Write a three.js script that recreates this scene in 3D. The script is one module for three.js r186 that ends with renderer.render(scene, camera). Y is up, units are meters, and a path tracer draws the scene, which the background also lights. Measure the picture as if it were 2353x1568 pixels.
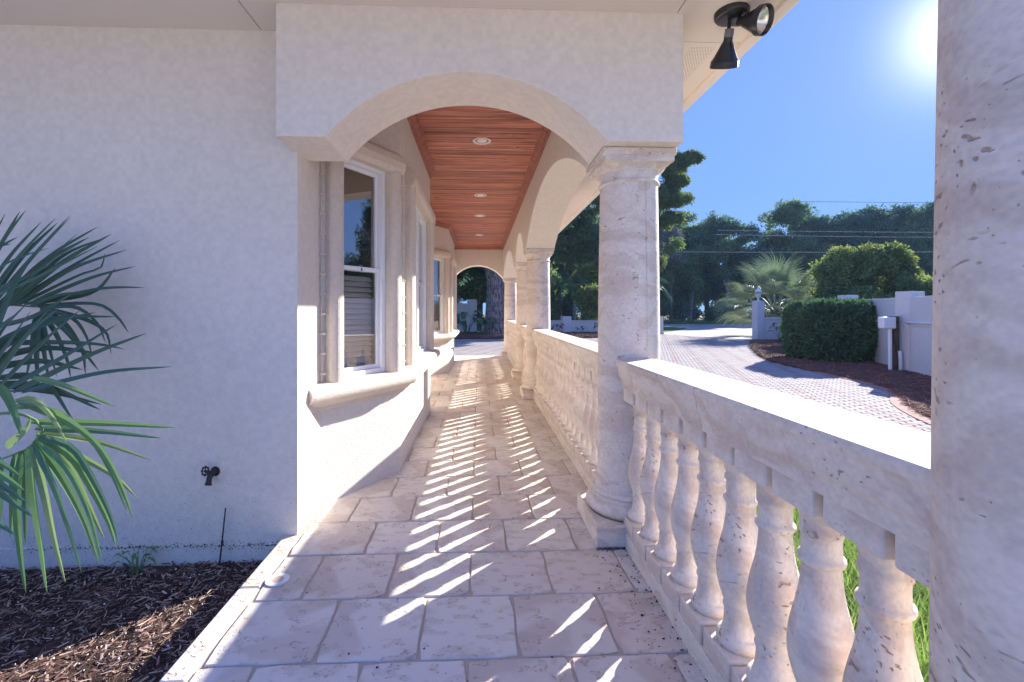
import * as THREE from 'three';
import { mergeGeometries } from 'three/addons/utils/BufferGeometryUtils.js';
import { RoundedBoxGeometry } from 'three/addons/geometries/RoundedBoxGeometry.js';

// ---------------------------------------------------------------- camera, sky, sun, exposure
const scene = new THREE.Scene();
const EYE = 1.4;
const camera = new THREE.PerspectiveCamera(2 * Math.atan(784 / 1070) * 180 / Math.PI, 2353 / 1568, 0.05, 600);
camera.position.set(0, EYE, 0);
camera.lookAt(0.04, EYE, -1);
camera.setViewOffset(2353, 1568, 33.5, 70, 2353, 1568);
const renderer = new THREE.WebGLRenderer({ antialias: true });
renderer.toneMapping = THREE.LinearToneMapping;
renderer.toneMappingExposure = 4.85;
renderer.shadowMap.enabled = true;

const SUN_AZ = 47.5 * Math.PI / 180, SUN_TAN = 0.43;
const sunDir = new THREE.Vector3(Math.sin(SUN_AZ), SUN_TAN, -Math.cos(SUN_AZ)).normalize();
const sun = new THREE.DirectionalLight(new THREE.Color().setRGB(1, 0.945, 0.865), 2.95);
sun.position.copy(sunDir).multiplyScalar(80); sun.name = 'sun';
sun.target.position.set(0, 0, -8); sun.position.add(sun.target.position);
sun.castShadow = true; sun.shadow.mapSize.set(4096, 4096);
Object.assign(sun.shadow.camera, { left: -50, right: 50, top: 40, bottom: -40, near: 1, far: 220 });
scene.add(sun, sun.target);
scene.fog = new THREE.FogExp2(new THREE.Color().setRGB(0.5, 0.75, 1.0), 0.0005);
{
  const W = 1024, H = 512, data = new Float32Array(W * H * 4);
  for (let r = 0; r < H; r++) {
    const up = ((r + 0.5) / H - 0.5) * Math.PI, y = Math.sin(up), cu = Math.cos(up);
    for (let c = 0; c < W; c++) {
      const a = ((c + 0.5) / W - 0.5) * 2 * Math.PI, x = Math.cos(a) * cu, z = Math.sin(a) * cu;
      const cs = Math.min(1, x * sunDir.x + y * sunDir.y + z * sunDir.z), ang = Math.acos(cs);
      const e = Math.max(0, y), k = Math.exp(-e * 2.6);
      const glow = 0.4 * Math.exp(-ang * ang / 0.004) + 0.10 * Math.exp(-ang / 0.12) + 0.006 * (1 + cs);
      const i = (r * W + c) * 4;
      data[i] = (0.0335 + 0.0195 * k) + glow * 0.55; data[i + 1] = (0.068 + 0.046 * k) + glow * 0.53; data[i + 2] = (0.235 + 0.01 * k) + glow * 0.46; data[i + 3] = 1;
    }
  }
  const t = new THREE.DataTexture(data, W, H, THREE.RGBAFormat, THREE.FloatType);
  t.mapping = THREE.EquirectangularReflectionMapping; t.magFilter = THREE.LinearFilter; t.needsUpdate = true;
  scene.background = t; scene.environment = t;
}

// ---------------------------------------------------------------- helpers
function rng(seed) { let s = seed | 0; return () => { s = (s + 0x6d2b79f5) | 0; let t = Math.imul(s ^ (s >>> 15), 1 | s); t = (t + Math.imul(t ^ (t >>> 7), 61 | t)) ^ t; return ((t ^ (t >>> 14)) >>> 0) / 4294967296; }; }
const R0 = rng(7);
const used = new Map();
function numbered(n) { const k = used.get(n) || 0; used.set(n, k + 1); return k ? n + '_' + String(k).padStart(3, '0') : n; }
const P = (X, Y, Z) => new THREE.Vector3(X, Y, -Z);          // Z is the distance ahead
function shade(o) { o.castShadow = true; o.receiveShadow = true; return o; }
function thing(name, label, category, pos, group) {
  const o = new THREE.Group(); o.name = numbered(name); if (pos) o.position.copy(pos); scene.add(o);
  o.userData = { label, category }; if (group) o.userData.group = group; return o;
}
function part(parent, name, geo, mat, label) { const m = shade(new THREE.Mesh(geo, mat)); m.name = name; if (label) m.userData.label = label; parent.add(m); return m; }
function single(name, label, category, geo, mat, group) {
  const m = shade(new THREE.Mesh(geo, mat)); m.name = numbered(name); m.userData = { label, category }; if (group) m.userData.group = group; scene.add(m); return m;
}
function struct(name, geo, mat, label) { const m = shade(new THREE.Mesh(geo, mat)); m.name = numbered(name); m.userData = { kind: 'structure', label, category: name.split('_').pop() }; scene.add(m); return m; }
// planar uv in metres from the dominant normal
function triUV(g, ox = 0, oy = 0) {
  g = g.index ? g.toNonIndexed() : g;
  const p = g.attributes.position, uv = new Float32Array(p.count * 2), a = new THREE.Vector3(), b = new THREE.Vector3(), c = new THREE.Vector3(), n = new THREE.Vector3();
  for (let i = 0; i < p.count; i += 3) {
    a.fromBufferAttribute(p, i); b.fromBufferAttribute(p, i + 1); c.fromBufferAttribute(p, i + 2);
    n.copy(b).sub(a).cross(c.clone().sub(a)); const ax = Math.abs(n.x), ay = Math.abs(n.y), az = Math.abs(n.z);
    [a, b, c].forEach((v, k) => {
      const [s, t] = ay >= ax && ay >= az ? [v.x, -v.z] : ax >= az ? [-v.z, v.y] : [v.x, v.y];
      uv[(i + k) * 2] = s + ox; uv[(i + k) * 2 + 1] = t + oy;
    });
  }
  g.setAttribute('uv', new THREE.BufferAttribute(uv, 2)); return g;
}
function clean(g) { g = g.index ? g.toNonIndexed() : g; for (const k of Object.keys(g.attributes)) if (!['position', 'normal', 'uv'].includes(k)) g.deleteAttribute(k); return g; }
const merge = (list) => mergeGeometries(list.map(clean));
function box(x0, x1, y0, y1, z0, z1, r = 0.006) {          // z0 < z1 are distances ahead
  const w = x1 - x0, h = y1 - y0, d = z1 - z0, g = r ? new RoundedBoxGeometry(w, h, d, 2, Math.min(r, w / 3, h / 3, d / 3)) : new THREE.BoxGeometry(w, h, d);
  g.translate((x0 + x1) / 2, (y0 + y1) / 2, -(z0 + z1) / 2); return triUV(g);
}
// profile [[out, y] ...] swept along a polyline of [X, Z]; out is to the right-hand side given by sign
function sweep(profile, pts, sign, closed = false) {
  const n = pts.length, pos = [], dirs = [], offs = [];
  const nrm = (a, b) => { const dx = b[0] - a[0], dz = b[1] - a[1], l = Math.hypot(dx, dz); return [dz / l * sign, -dx / l * sign]; };
  for (let i = 0; i < n; i++) {
    const a = pts[(i - 1 + n) % n], b = pts[i], c = pts[(i + 1) % n];
    const n1 = (i > 0 || closed) ? nrm(a, b) : nrm(b, c), n2 = (i < n - 1 || closed) ? nrm(b, c) : nrm(a, b);
    const mx = n1[0] + n2[0], mz = n1[1] + n2[1], k = 2 / (mx * mx + mz * mz); offs.push([mx * k, mz * k]);
  }
  const at = (i, q) => [pts[i][0] + offs[i][0] * q[0], q[1], -(pts[i][1] + offs[i][1] * q[0])];
  const m = profile.length, idx = closed ? n : n - 1;
  for (let i = 0; i < idx; i++) for (let j = 0; j < m - 1; j++) {
    const k = (i + 1) % n, a = at(i, profile[j]), b = at(k, profile[j]), c = at(k, profile[j + 1]), d = at(i, profile[j + 1]);
    pos.push(...a, ...b, ...c, ...a, ...c, ...d);
  }
  if (!closed) for (const i of [0, n - 1]) for (let j = 1; j < m - 1; j++) pos.push(...at(i, profile[0]), ...at(i, profile[j]), ...at(i, profile[j + 1]));
  const g = new THREE.BufferGeometry(); g.setAttribute('position', new THREE.Float32BufferAttribute(pos, 3)); g.computeVertexNormals(); return triUV(g);
}
// lathe with uv in metres
function lathe(prof, seg = 40, angles = null) {
  const A = angles || Array.from({ length: seg + 1 }, (_, i) => [i / seg * 2 * Math.PI, 0]);
  const pos = [], nor = [], uv = [], idx = [], n = prof.length, rm = Math.max(...prof.map((q) => q[0]));
  let v = 0;
  for (let j = 0; j < n; j++) {
    if (j) v += Math.hypot(prof[j][0] - prof[j - 1][0], prof[j][1] - prof[j - 1][1]);
    const a = prof[Math.max(0, j - 1)], b = prof[Math.min(n - 1, j + 1)], l = Math.hypot(b[0] - a[0], b[1] - a[1]) || 1, nr = (b[1] - a[1]) / l, ny = -(b[0] - a[0]) / l;
    for (const [t, dent] of A) { const r = prof[j][0] - dent; pos.push(r * Math.sin(t), prof[j][1], r * Math.cos(t)); nor.push(nr * Math.sin(t), ny, nr * Math.cos(t)); uv.push(t * rm, v); }
  }
  for (let j = 0; j < n - 1; j++) for (let i = 0; i < A.length - 1; i++) { const a = j * A.length + i, b = a + 1, c = a + A.length, d = c + 1; idx.push(a, b, d, a, d, c); }
  const g = new THREE.BufferGeometry(); g.setAttribute('position', new THREE.Float32BufferAttribute(pos, 3)); g.setAttribute('normal', new THREE.Float32BufferAttribute(nor, 3)); g.setAttribute('uv', new THREE.Float32BufferAttribute(uv, 2)); g.setIndex(idx);
  return g.toNonIndexed();
}
const smoothProf = (pts, n) => new THREE.CatmullRomCurve3(pts.map((q) => new THREE.Vector3(q[0], q[1], 0)), false, 'centripetal').getPoints(n).map((v) => [v.x, v.y]);
// tube with changing radius along points
function limb(pts, radii, seg = 8, lump = 0, rand = R0) {
  const c = new THREE.CatmullRomCurve3(pts), n = Math.max(6, pts.length * 4), f = c.computeFrenetFrames(n, false), pos = [], uv = [], idx = [];
  let len = 0; const prev = new THREE.Vector3();
  for (let i = 0; i <= n; i++) {
    const t = i / n, p = c.getPointAt(t), q = t * (radii.length - 1), k = Math.min(radii.length - 2, Math.floor(q)), r = radii[k] + (radii[k + 1] - radii[k]) * (q - k);
    if (i) len += p.distanceTo(prev); prev.copy(p);
    for (let j = 0; j <= seg; j++) {
      const a = j / seg * 2 * Math.PI, w = r * (1 + lump * (0.6 * Math.sin(a * 5 + t * 1.5) + 0.4 * Math.sin(a * 9 - t * 3 + 1)));
      const d = f.normals[i].clone().multiplyScalar(Math.cos(a)).addScaledVector(f.binormals[i], Math.sin(a)); pos.push(p.x + d.x * w, p.y + d.y * w, p.z + d.z * w); uv.push(a * radii[0], len);
    }
  }
  for (let i = 0; i < n; i++) for (let j = 0; j < seg; j++) { const a = i * (seg + 1) + j, b = a + 1, d = a + seg + 1, e = d + 1; idx.push(a, d, b, b, d, e); }
  const g = new THREE.BufferGeometry(); g.setAttribute('position', new THREE.Float32BufferAttribute(pos, 3)); g.setAttribute('uv', new THREE.Float32BufferAttribute(uv, 2)); g.setIndex(idx); g.computeVertexNormals(); return g.toNonIndexed();
}

// ---------------------------------------------------------------- textures
function noiseGrid(n, seed) { const r = rng(seed), a = new Float32Array(n * n); for (let i = 0; i < a.length; i++) a[i] = r(); return a; }
const GR = noiseGrid(256, 5);
function vn(x, y, px, py) {                                   // tileable value noise, periods px, py
  const ix = Math.floor(x), iy = Math.floor(y), fx = x - ix, fy = y - iy, s = fx * fx * (3 - 2 * fx), t = fy * fy * (3 - 2 * fy);
  const X0 = ((ix % px) + px) % px, X1 = (X0 + 1) % px, Y0 = ((iy % py) + py) % py, Y1 = (Y0 + 1) % py, g = (a, b) => GR[(b & 255) * 256 + (a & 255)];
  return (g(X0, Y0) * (1 - s) + g(X1, Y0) * s) * (1 - t) + (g(X0, Y1) * (1 - s) + g(X1, Y1) * s) * t;
}
function fbm(u, v, fx, fy, oct) { let s = 0, a = 0.5, w = 0; for (let o = 0; o < oct; o++) { s += a * vn(u * fx + o * 37, v * fy + o * 17, fx, fy); w += a; a *= 0.5; fx *= 2; fy *= 2; } return s / w; }
function texture(n, fn, srgb, m = n) {
  const d = new Uint8Array(n * m * 4);
  for (let y = 0; y < m; y++) for (let x = 0; x < n; x++) { const c = fn(x / n, y / m), i = (y * n + x) * 4; for (let k = 0; k < 3; k++) d[i + k] = Math.max(0, Math.min(255, 255 * (typeof c === 'number' ? c : c[k]))); d[i + 3] = 255; }
  const t = new THREE.DataTexture(d, n, m); t.wrapS = t.wrapT = THREE.RepeatWrapping; t.magFilter = THREE.LinearFilter; t.minFilter = THREE.LinearMipmapLinearFilter; t.generateMipmaps = true; t.needsUpdate = true;
  if (srgb) t.colorSpace = THREE.SRGBColorSpace; return t;
}
const rep = (t, sx, sy = sx) => { const c = t.clone(); c.repeat.set(1 / sx, 1 / sy); c.needsUpdate = true; return c; };
const lerp3 = (a, b, t) => [a[0] + (b[0] - a[0]) * t, a[1] + (b[1] - a[1]) * t, a[2] + (b[2] - a[2]) * t];
const sstep = (a, b, x) => { const t = Math.max(0, Math.min(1, (x - a) / (b - a))); return t * t * (3 - 2 * t); };

const stuccoBump = texture(512, (u, v) => 0.8 * fbm(u, v, 100, 100, 2) + 0.2 * fbm(u, v, 34, 40, 2), false);
const stuccoCol = texture(512, (u, v) => { const a = fbm(u, v, 4, 4, 4), b = fbm(u, v, 60, 60, 2); const k = 0.965 + 0.025 * (a - 0.5) + 0.06 * (b - 0.5); return [k, k, k]; }, true);
const pit = (u, v) => { const w = fbm(u, v, 6, 6, 3) * 0.22, a = vn((u + w) * 44, (v + w * 0.4) * 96, 44, 96), b = fbm(u + w, v, 5, 9, 3), s = vn(u * 110, v * 130, 110, 130); return Math.max(sstep(0.82, 0.93, a) * sstep(0.5, 0.66, b), sstep(0.95, 0.985, s) * 0.7 * sstep(0.42, 0.6, b)); };
const band = (u, v) => { const w = fbm(u, v, 3, 3, 3); return fbm(u + w * 0.15, v + w * 0.35, 3, 14, 4); };
const stoneCol = texture(1024, (u, v) => {
  const b = band(u, v), p = pit(u, v), f = fbm(u, v, 70, 90, 2), c = lerp3([0.915, 0.875, 0.83], [0.855, 0.795, 0.745], sstep(0.36, 0.68, b));
  const g = lerp3(c, [0.68, 0.57, 0.49], p * 0.7), k = 0.95 + 0.1 * f; return [g[0] * k, g[1] * k, g[2] * k];
}, true);
const stoneBump = texture(1024, (u, v) => 0.62 + 0.22 * (fbm(u, v, 40, 60, 3) - 0.5) + 0.14 * (band(u, v) - 0.5) - 0.42 * pit(u, v), false);
const tileCol = texture(1024, (u, v) => {
  const w = fbm(u, v, 4, 4, 3), b = fbm(u + w * 0.3, v + w * 0.2, 5, 5, 4), b2 = fbm(u + w * 0.1, v, 18, 26, 3), p = sstep(0.74, 0.86, vn((u + w * 0.1) * 90, v * 110, 90, 110)) * sstep(0.5, 0.62, b2);
  let c = lerp3([0.90, 0.87, 0.835], [0.845, 0.795, 0.75], sstep(0.4, 0.66, b)); c = lerp3(c, [0.79, 0.715, 0.655], sstep(0.54, 0.7, b2) * 0.34); return lerp3(c, [0.62, 0.53, 0.47], p * 0.4);
}, true);
const tileBump = texture(1024, (u, v) => { const w = fbm(u, v, 4, 4, 3); return 0.6 + 0.35 * (fbm(u + w * 0.2, v, 12, 16, 4) - 0.5) - 0.35 * sstep(0.7, 0.86, vn((u + w * 0.1) * 90, v * 110, 90, 110)) * sstep(0.5, 0.62, fbm(u + w * 0.1, v, 18, 26, 3)); }, false);
const woodCol = texture(1024, (u, v) => {
  const w = fbm(u, v, 3, 10, 3), g = fbm(u, v + w * 0.06, 4, 120, 3), s = fbm(u + 0.3, v + w * 0.1, 2, 26, 3);
  let c = lerp3([0.83, 0.55, 0.445], [0.69, 0.41, 0.335], sstep(0.35, 0.7, g)); c = lerp3(c, [0.50, 0.26, 0.20], sstep(0.55, 0.75, s) * 0.7);
  const kx = vn(u * 12, v * 34, 12, 34), kn = sstep(0.93, 0.985, kx); return lerp3(c, [0.20, 0.08, 0.06], kn * 0.9);
}, true);
const dirtCol = texture(512, (u, v) => { const a = fbm(u, v, 30, 30, 4), b = fbm(u, v, 6, 6, 3); return lerp3([0.22, 0.13, 0.10], [0.44, 0.31, 0.26], sstep(0.3, 0.75, a * 0.6 + b * 0.4)); }, true);
const groundCol = texture(512, (u, v) => { const a = fbm(u, v, 40, 40, 4), b = fbm(u, v, 5, 5, 3); return lerp3([0.30, 0.36, 0.18], [0.50, 0.47, 0.32], sstep(0.3, 0.7, a * 0.5 + b * 0.5)); }, true);
const grassCol = texture(512, (u, v) => { const a = fbm(u, v, 80, 80, 3), b = fbm(u, v, 6, 6, 3); return lerp3([0.20, 0.34, 0.11], [0.40, 0.54, 0.22], sstep(0.25, 0.75, a * 0.6 + b * 0.4)); }, true);
const roadCol = texture(512, (u, v) => { const a = fbm(u, v, 100, 100, 2), b = fbm(u, v, 5, 8, 4), k = 0.62 + 0.12 * (a - 0.5) + 0.2 * (b - 0.5); return [k, k * 0.985, k * 0.96]; }, true);
const barkCol = texture(512, (u, v) => { const w = fbm(u, v, 6, 4, 3), r = Math.abs(2 * fbm(u + w * 0.1, v, 18, 4, 3) - 1), a = fbm(u, v, 50, 30, 2); return lerp3([0.36, 0.32, 0.31], [0.76, 0.72, 0.71], sstep(0.02, 0.35, r) * 0.75 + a * 0.25); }, true);
const barkBump = texture(512, (u, v) => { const w = fbm(u, v, 6, 4, 3); return sstep(0, 0.4, Math.abs(2 * fbm(u + w * 0.1, v, 18, 4, 3) - 1)) * 0.8 + 0.2 * fbm(u, v, 50, 30, 2); }, false);

// ---------------------------------------------------------------- materials
const lin = (r, g, b) => new THREE.Color().setRGB(r, g, b);
const std = (c, rough, o = {}) => new THREE.MeshStandardMaterial({ color: c, roughness: rough, side: THREE.DoubleSide, ...o });
const M = {
  stucco: std(lin(0.86, 0.775, 0.675), 0.95, { map: rep(stuccoCol, 1.7), bumpMap: rep(stuccoBump, 0.5), bumpScale: 0.0032 }),
  bay: std(lin(0.84, 0.785, 0.715), 0.95, { map: rep(stuccoCol, 1.7), bumpMap: rep(stuccoBump, 0.38), bumpScale: 0.006 }),
  trim: std(lin(0.80, 0.70, 0.59), 0.95, { map: rep(stuccoCol, 1.3), bumpMap: rep(stuccoBump, 0.36), bumpScale: 0.005 }),
  soffit: std(lin(0.82, 0.72, 0.62), 0.75),
  fascia: std(lin(0.82, 0.72, 0.63), 0.6),
  roof: std(lin(0.16, 0.12, 0.10), 0.9),
  stone: std(lin(0.95, 0.92, 0.89), 0.85, { map: rep(stoneCol, 0.85), bumpMap: rep(stoneBump, 0.85), bumpScale: 0.009 }),
  grout: std(lin(0.56, 0.455, 0.375), 0.95, { map: rep(stuccoCol, 0.5) }),
  vinyl: std(lin(0.84, 0.84, 0.85), 0.35),
  glass: new THREE.MeshPhysicalMaterial({ color: 0xffffff, roughness: 0.01, transmission: 1, thickness: 0, ior: 2.2, side: THREE.DoubleSide }),
  clear: new THREE.MeshPhysicalMaterial({ color: 0xffffff, roughness: 0.04, transmission: 1, thickness: 0, ior: 1.5, side: THREE.DoubleSide }),
  blind: std(lin(0.50, 0.46, 0.42), 0.7),
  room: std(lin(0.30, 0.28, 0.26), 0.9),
  blackPlastic: std(lin(0.018, 0.018, 0.02), 0.32),
  greyPlastic: std(lin(0.16, 0.16, 0.17), 0.5),
  reflector: new THREE.MeshPhysicalMaterial({ color: lin(0.8, 0.78, 0.72), roughness: 0.22, metalness: 0.85, side: THREE.DoubleSide }),
  whitePaint: std(lin(0.80, 0.79, 0.77), 0.5),
  wallPaint: std(lin(0.74, 0.72, 0.71), 0.92, { map: rep(stuccoCol, 1.7), bumpMap: rep(stuccoBump, 0.5), bumpScale: 0.003 }),
  iron: std(lin(0.045, 0.04, 0.042), 0.55, { metalness: 0.3 }),
  dirt: std(lin(0.62, 0.62, 0.62), 1, { map: rep(dirtCol, 0.8) }),
  straw: std(lin(0.80, 0.72, 0.74), 1, { map: rep(dirtCol, 0.9) }),
  ground: std(lin(0.85, 0.85, 0.85), 1, { map: rep(groundCol, 6) }),
  lawn: std(lin(0.8, 0.8, 0.8), 1, { map: rep(grassCol, 3) }),
  road: std(lin(0.8, 0.8, 0.82), 0.9, { map: rep(roadCol, 5) }),
  concrete: std(lin(0.95, 0.94, 0.92), 0.9, { map: rep(roadCol, 4) }),
  court: std(lin(0.66, 0.59, 0.50), 0.95, { map: rep(stuccoCol, 3) }),
  sand: std(lin(0.36, 0.32, 0.30), 1, { map: rep(stuccoCol, 0.6) }),
  bark: std(lin(0.95, 0.92, 0.92), 0.95, { map: rep(barkCol, 1.1), bumpMap: rep(barkBump, 1.1), bumpScale: 0.05 }),
  barkDark: std(lin(0.30, 0.26, 0.23), 0.95, { map: rep(barkCol, 0.8) }),
  wire: std(lin(0.30, 0.31, 0.33), 0.9),
  debris: std(lin(0.02, 0.014, 0.011), 1),
  rope: std(lin(0.62, 0.55, 0.46), 0.5),
  post: std(lin(0.36, 0.24, 0.15), 0.9, { map: rep(barkCol, 0.3, 1.2) }),
  wood: [[1, 1, 1], [0.80, 0.77, 0.77], [1.14, 1.12, 1.08], [0.9, 0.83, 0.8], [1.04, 0.96, 0.92]].map((c) => std(lin(0.9 * c[0], 0.9 * c[1], 0.9 * c[2]), 0.55, { map: rep(woodCol, 1.6, 1.0) })),
  tile: [[1, 1, 1], [0.95, 0.94, 0.93], [1.03, 1.02, 1.01], [0.97, 0.93, 0.90]].map((c) => std(lin(0.97 * c[0], 0.95 * c[1], 0.93 * c[2]), 0.88, { map: rep(tileCol, 0.9), bumpMap: rep(tileBump, 0.9), bumpScale: 0.006 })),
  paver: [[0.36, 0.32, 0.305], [0.325, 0.295, 0.29], [0.375, 0.325, 0.30], [0.28, 0.195, 0.18], [0.31, 0.28, 0.27]].map((c) => std(lin(...c), 0.92, { map: rep(stuccoCol, 0.7) })),
  redBrick: std(lin(0.36, 0.19, 0.155), 0.92, { map: rep(stuccoCol, 0.7) }),
};
const leafMat = (r, g, b, t = 0.3, rough = 0.55) => new THREE.MeshPhysicalMaterial({ color: lin(r, g, b), roughness: 0.96, transmission: t, thickness: 0, clearcoat: rough < 0.5 ? 0.8 : 0.35, clearcoatRoughness: rough, side: THREE.DoubleSide });

// ---------------------------------------------------------------- ground, road, driveway
const GY = -0.2;
function sheet(pts, y, hole) {
  const s = new THREE.Shape(pts.map(([x, z]) => new THREE.Vector2(x, z))), g = new THREE.ShapeGeometry(s), p = g.attributes.position;
  for (let i = 0; i < p.count; i++) { const x = p.getX(i), z = p.getY(i); p.setXYZ(i, x, y, -z); }
  g.computeVertexNormals(); return triUV(g);
}
struct('ground', sheet([[-300, -200], [300, -200], [300, 320], [-300, 320]], GY - 0.05), M.ground, 'dull green and sandy ground around the house');
struct('parking_court', sheet([[-25, -26], [22, -26], [22, -3.02], [1.1, -3.02], [1.1, 1.56], [-25, 1.56]], GY - 0.015), M.court, 'pale paved court behind the viewer');
struct('road', sheet([[-200, 45], [200, 45], [200, 54.5], [-200, 54.5]], GY - 0.02), M.road, 'grey street running across beyond the driveway');
struct('lawn', sheet([[-200, 54.6], [200, 54.6], [200, 72], [-200, 72]], GY - 0.03), M.lawn, 'green grass verge along the far side of the street');
struct('lawn', sheet([[-40, 33.2], [12.6, 33.2], [13.6, 34], [18.8, 41.5], [20, 44.8], [-40, 44.8]], GY - 0.03), M.lawn, 'green lawn between the low white wall and the street');
struct('driveway_apron', sheet([[12.6, 31.2], [15.4, 25.0], [27, 33], [36, 44.9], [20.1, 44.9], [18.9, 41.5], [13.7, 34]], GY - 0.024), M.concrete, 'pale concrete apron joining the driveway to the street');
const bedEdge = [[15.2, 25.2], [13.96, 23.57], [11.6, 19.6], [10.05, 16.56], [9.2, 14.6], [8.88, 13.24], [8.7, 11.8], [8.64, 11.23], [8.55, 10.2], [8.21, 9.14], [7.75, 8.4], [7.1, 7.65], [6.43, 6.44], [6.0, 5], [5.8, 3], [5.7, -3]];
const drivePoly = [[2.7, -3], [2.7, 14.65], [-6.5, 14.65], [-6.5, 26.3], [0, 26.2], [6, 26.6], [9, 28], [12.4, 31.1], ...bedEdge];
const driveway = struct('driveway', sheet(drivePoly, GY - 0.012), M.sand, 'driveway laid with pale pinkish grey pavers');
function inside(x, z, poly) { let c = false; for (let i = 0, j = poly.length - 1; i < poly.length; j = i++) { const [a, b] = poly[i], [d, e] = poly[j]; if ((b > z) !== (e > z) && x < (d - a) * (z - b) / (e - b) + a) c = !c; } return c; }
{
  const L = 0.225, Wd = 0.112, ch = 0.013, h = 0.012, top = 0.004;
  const oct = (l, w, c) => [[-l + c, -w], [l - c, -w], [l, -w + c], [l, w - c], [l - c, w], [-l + c, w], [-l, w - c], [-l, -w + c]];
  const lo = oct(L / 2 - 0.004, Wd / 2 - 0.004, ch), hi = oct(L / 2 - 0.010, Wd / 2 - 0.010, ch), pos = [];
  for (let i = 0; i < 8; i++) { const j = (i + 1) % 8; pos.push(lo[i][0], 0, lo[i][1], hi[j][0], h, hi[j][1], lo[j][0], 0, lo[j][1], lo[i][0], 0, lo[i][1], hi[i][0], h, hi[i][1], hi[j][0], h, hi[j][1]); pos.push(0, h, 0, hi[j][0], h, hi[j][1], hi[i][0], h, hi[i][1]); }
  const g = new THREE.BufferGeometry(); g.setAttribute('position', new THREE.Float32BufferAttribute(pos, 3)); g.computeVertexNormals();
  const paver = triUV(g), r = rng(33), list = [], th = -0.36, cs = Math.cos(th), sn = Math.sin(th);
  for (let j = -330; j < 330; j++) for (let i = -190; i < 190; i++) {
    const a = (i + (j & 1) * 0.5) * L, b = j * Wd, x = a * cs - b * sn + 4, z = a * sn + b * cs + 12; if (!inside(x, z, drivePoly)) continue;
    const red = ((i + 100) % 3 === 0 && (j & 1)) ? 3 : -1, v = red >= 0 && r() < 0.8 ? 3 : [0, 1, 2, 4][Math.floor(r() * 4)], d = Math.hypot(x, z);
    const seen = z > 5.2 && x / z < 0.97 && x > 3.2 && x / z > 0.4; list.push({ x, z, v, d: seen ? d : 1000 + d, y: GY - 0.012 + (r() - 0.5) * 0.003, t: (r() - 0.5) * 0.03 });
  }
  list.sort((a, b) => a.d - b.d);
  const rest = M.paver.map(() => []);
  list.forEach((q, k) => {
    if (k < 300) { const m = part(driveway, 'paver', paver, M.paver[q.v]); m.position.set(q.x, q.y, -q.z); m.rotation.y = th + q.t; }
    else { const c = paver.clone(); c.rotateY(th + q.t); c.translate(q.x, q.y, -q.z); rest[q.v].push(c); }
  });
  rest.forEach((l, k) => { const m = part(driveway, 'paver_field', merge(l), M.paver[k]); m.userData.kind = 'stuff'; });
  // red border bricks along the bed
  const curve = new THREE.CatmullRomCurve3(bedEdge.slice(6).map(([x, z]) => new THREE.Vector3(x + 0.06, 0, -z))), n = Math.floor(curve.getLength() / 0.118);
  const bg = triUV(new RoundedBoxGeometry(0.108, 0.06, 0.21, 1, 0.006));
  for (let i = 0; i < n; i++) { const p = curve.getPointAt(i / n), t = curve.getTangentAt(i / n), m = part(driveway, 'border_brick', bg, M.redBrick); m.position.set(p.x, GY - 0.018, p.z); m.rotation.y = Math.atan2(-t.z, t.x); }
}
// planting beds
const bed1 = struct('planting_bed', sheet([...bedEdge.map(([x, z]) => [x + 0.12, z]), [14, -3], [12, 8], [13, 12], [15, 16.5], [19, 25.6]], GY - 0.004), M.straw, 'pine straw bed along the curved driveway edge');
const bed2 = struct('planting_bed', sheet([[-12, 26.35], [0, 26.25], [6, 26.65], [9, 28.05], [12.3, 31.2], [12.5, 32.6], [-12, 33.4]], GY + 0.004), M.straw, 'dark mulch bed under the big tree beside the low wall');
const bed3 = struct('planting_bed', (() => {
  const g = new THREE.PlaneGeometry(4.8, 1.5, 60, 26), p = g.attributes.position; g.rotateX(-Math.PI / 2);
  for (let i = 0; i < p.count; i++) { const x = p.getX(i), z = p.getZ(i); p.setY(i, 0.035 * (fbm(x * 0.2 + 3, z * 0.2 + 5, 12, 12, 3) - 0.5)); }
  g.translate(-3.6, -0.165, -2.28); g.computeVertexNormals(); return triUV(g);
})(), M.dirt, 'dark bark mulch bed at the foot of the stucco wall');
struct('planting_bed', sheet([[1.1, -3], [2.7, -3], [2.7, 14.6], [1.1, 14.6]], GY - 0.03), M.dirt, 'narrow planting strip between balustrade and driveway');
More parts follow.
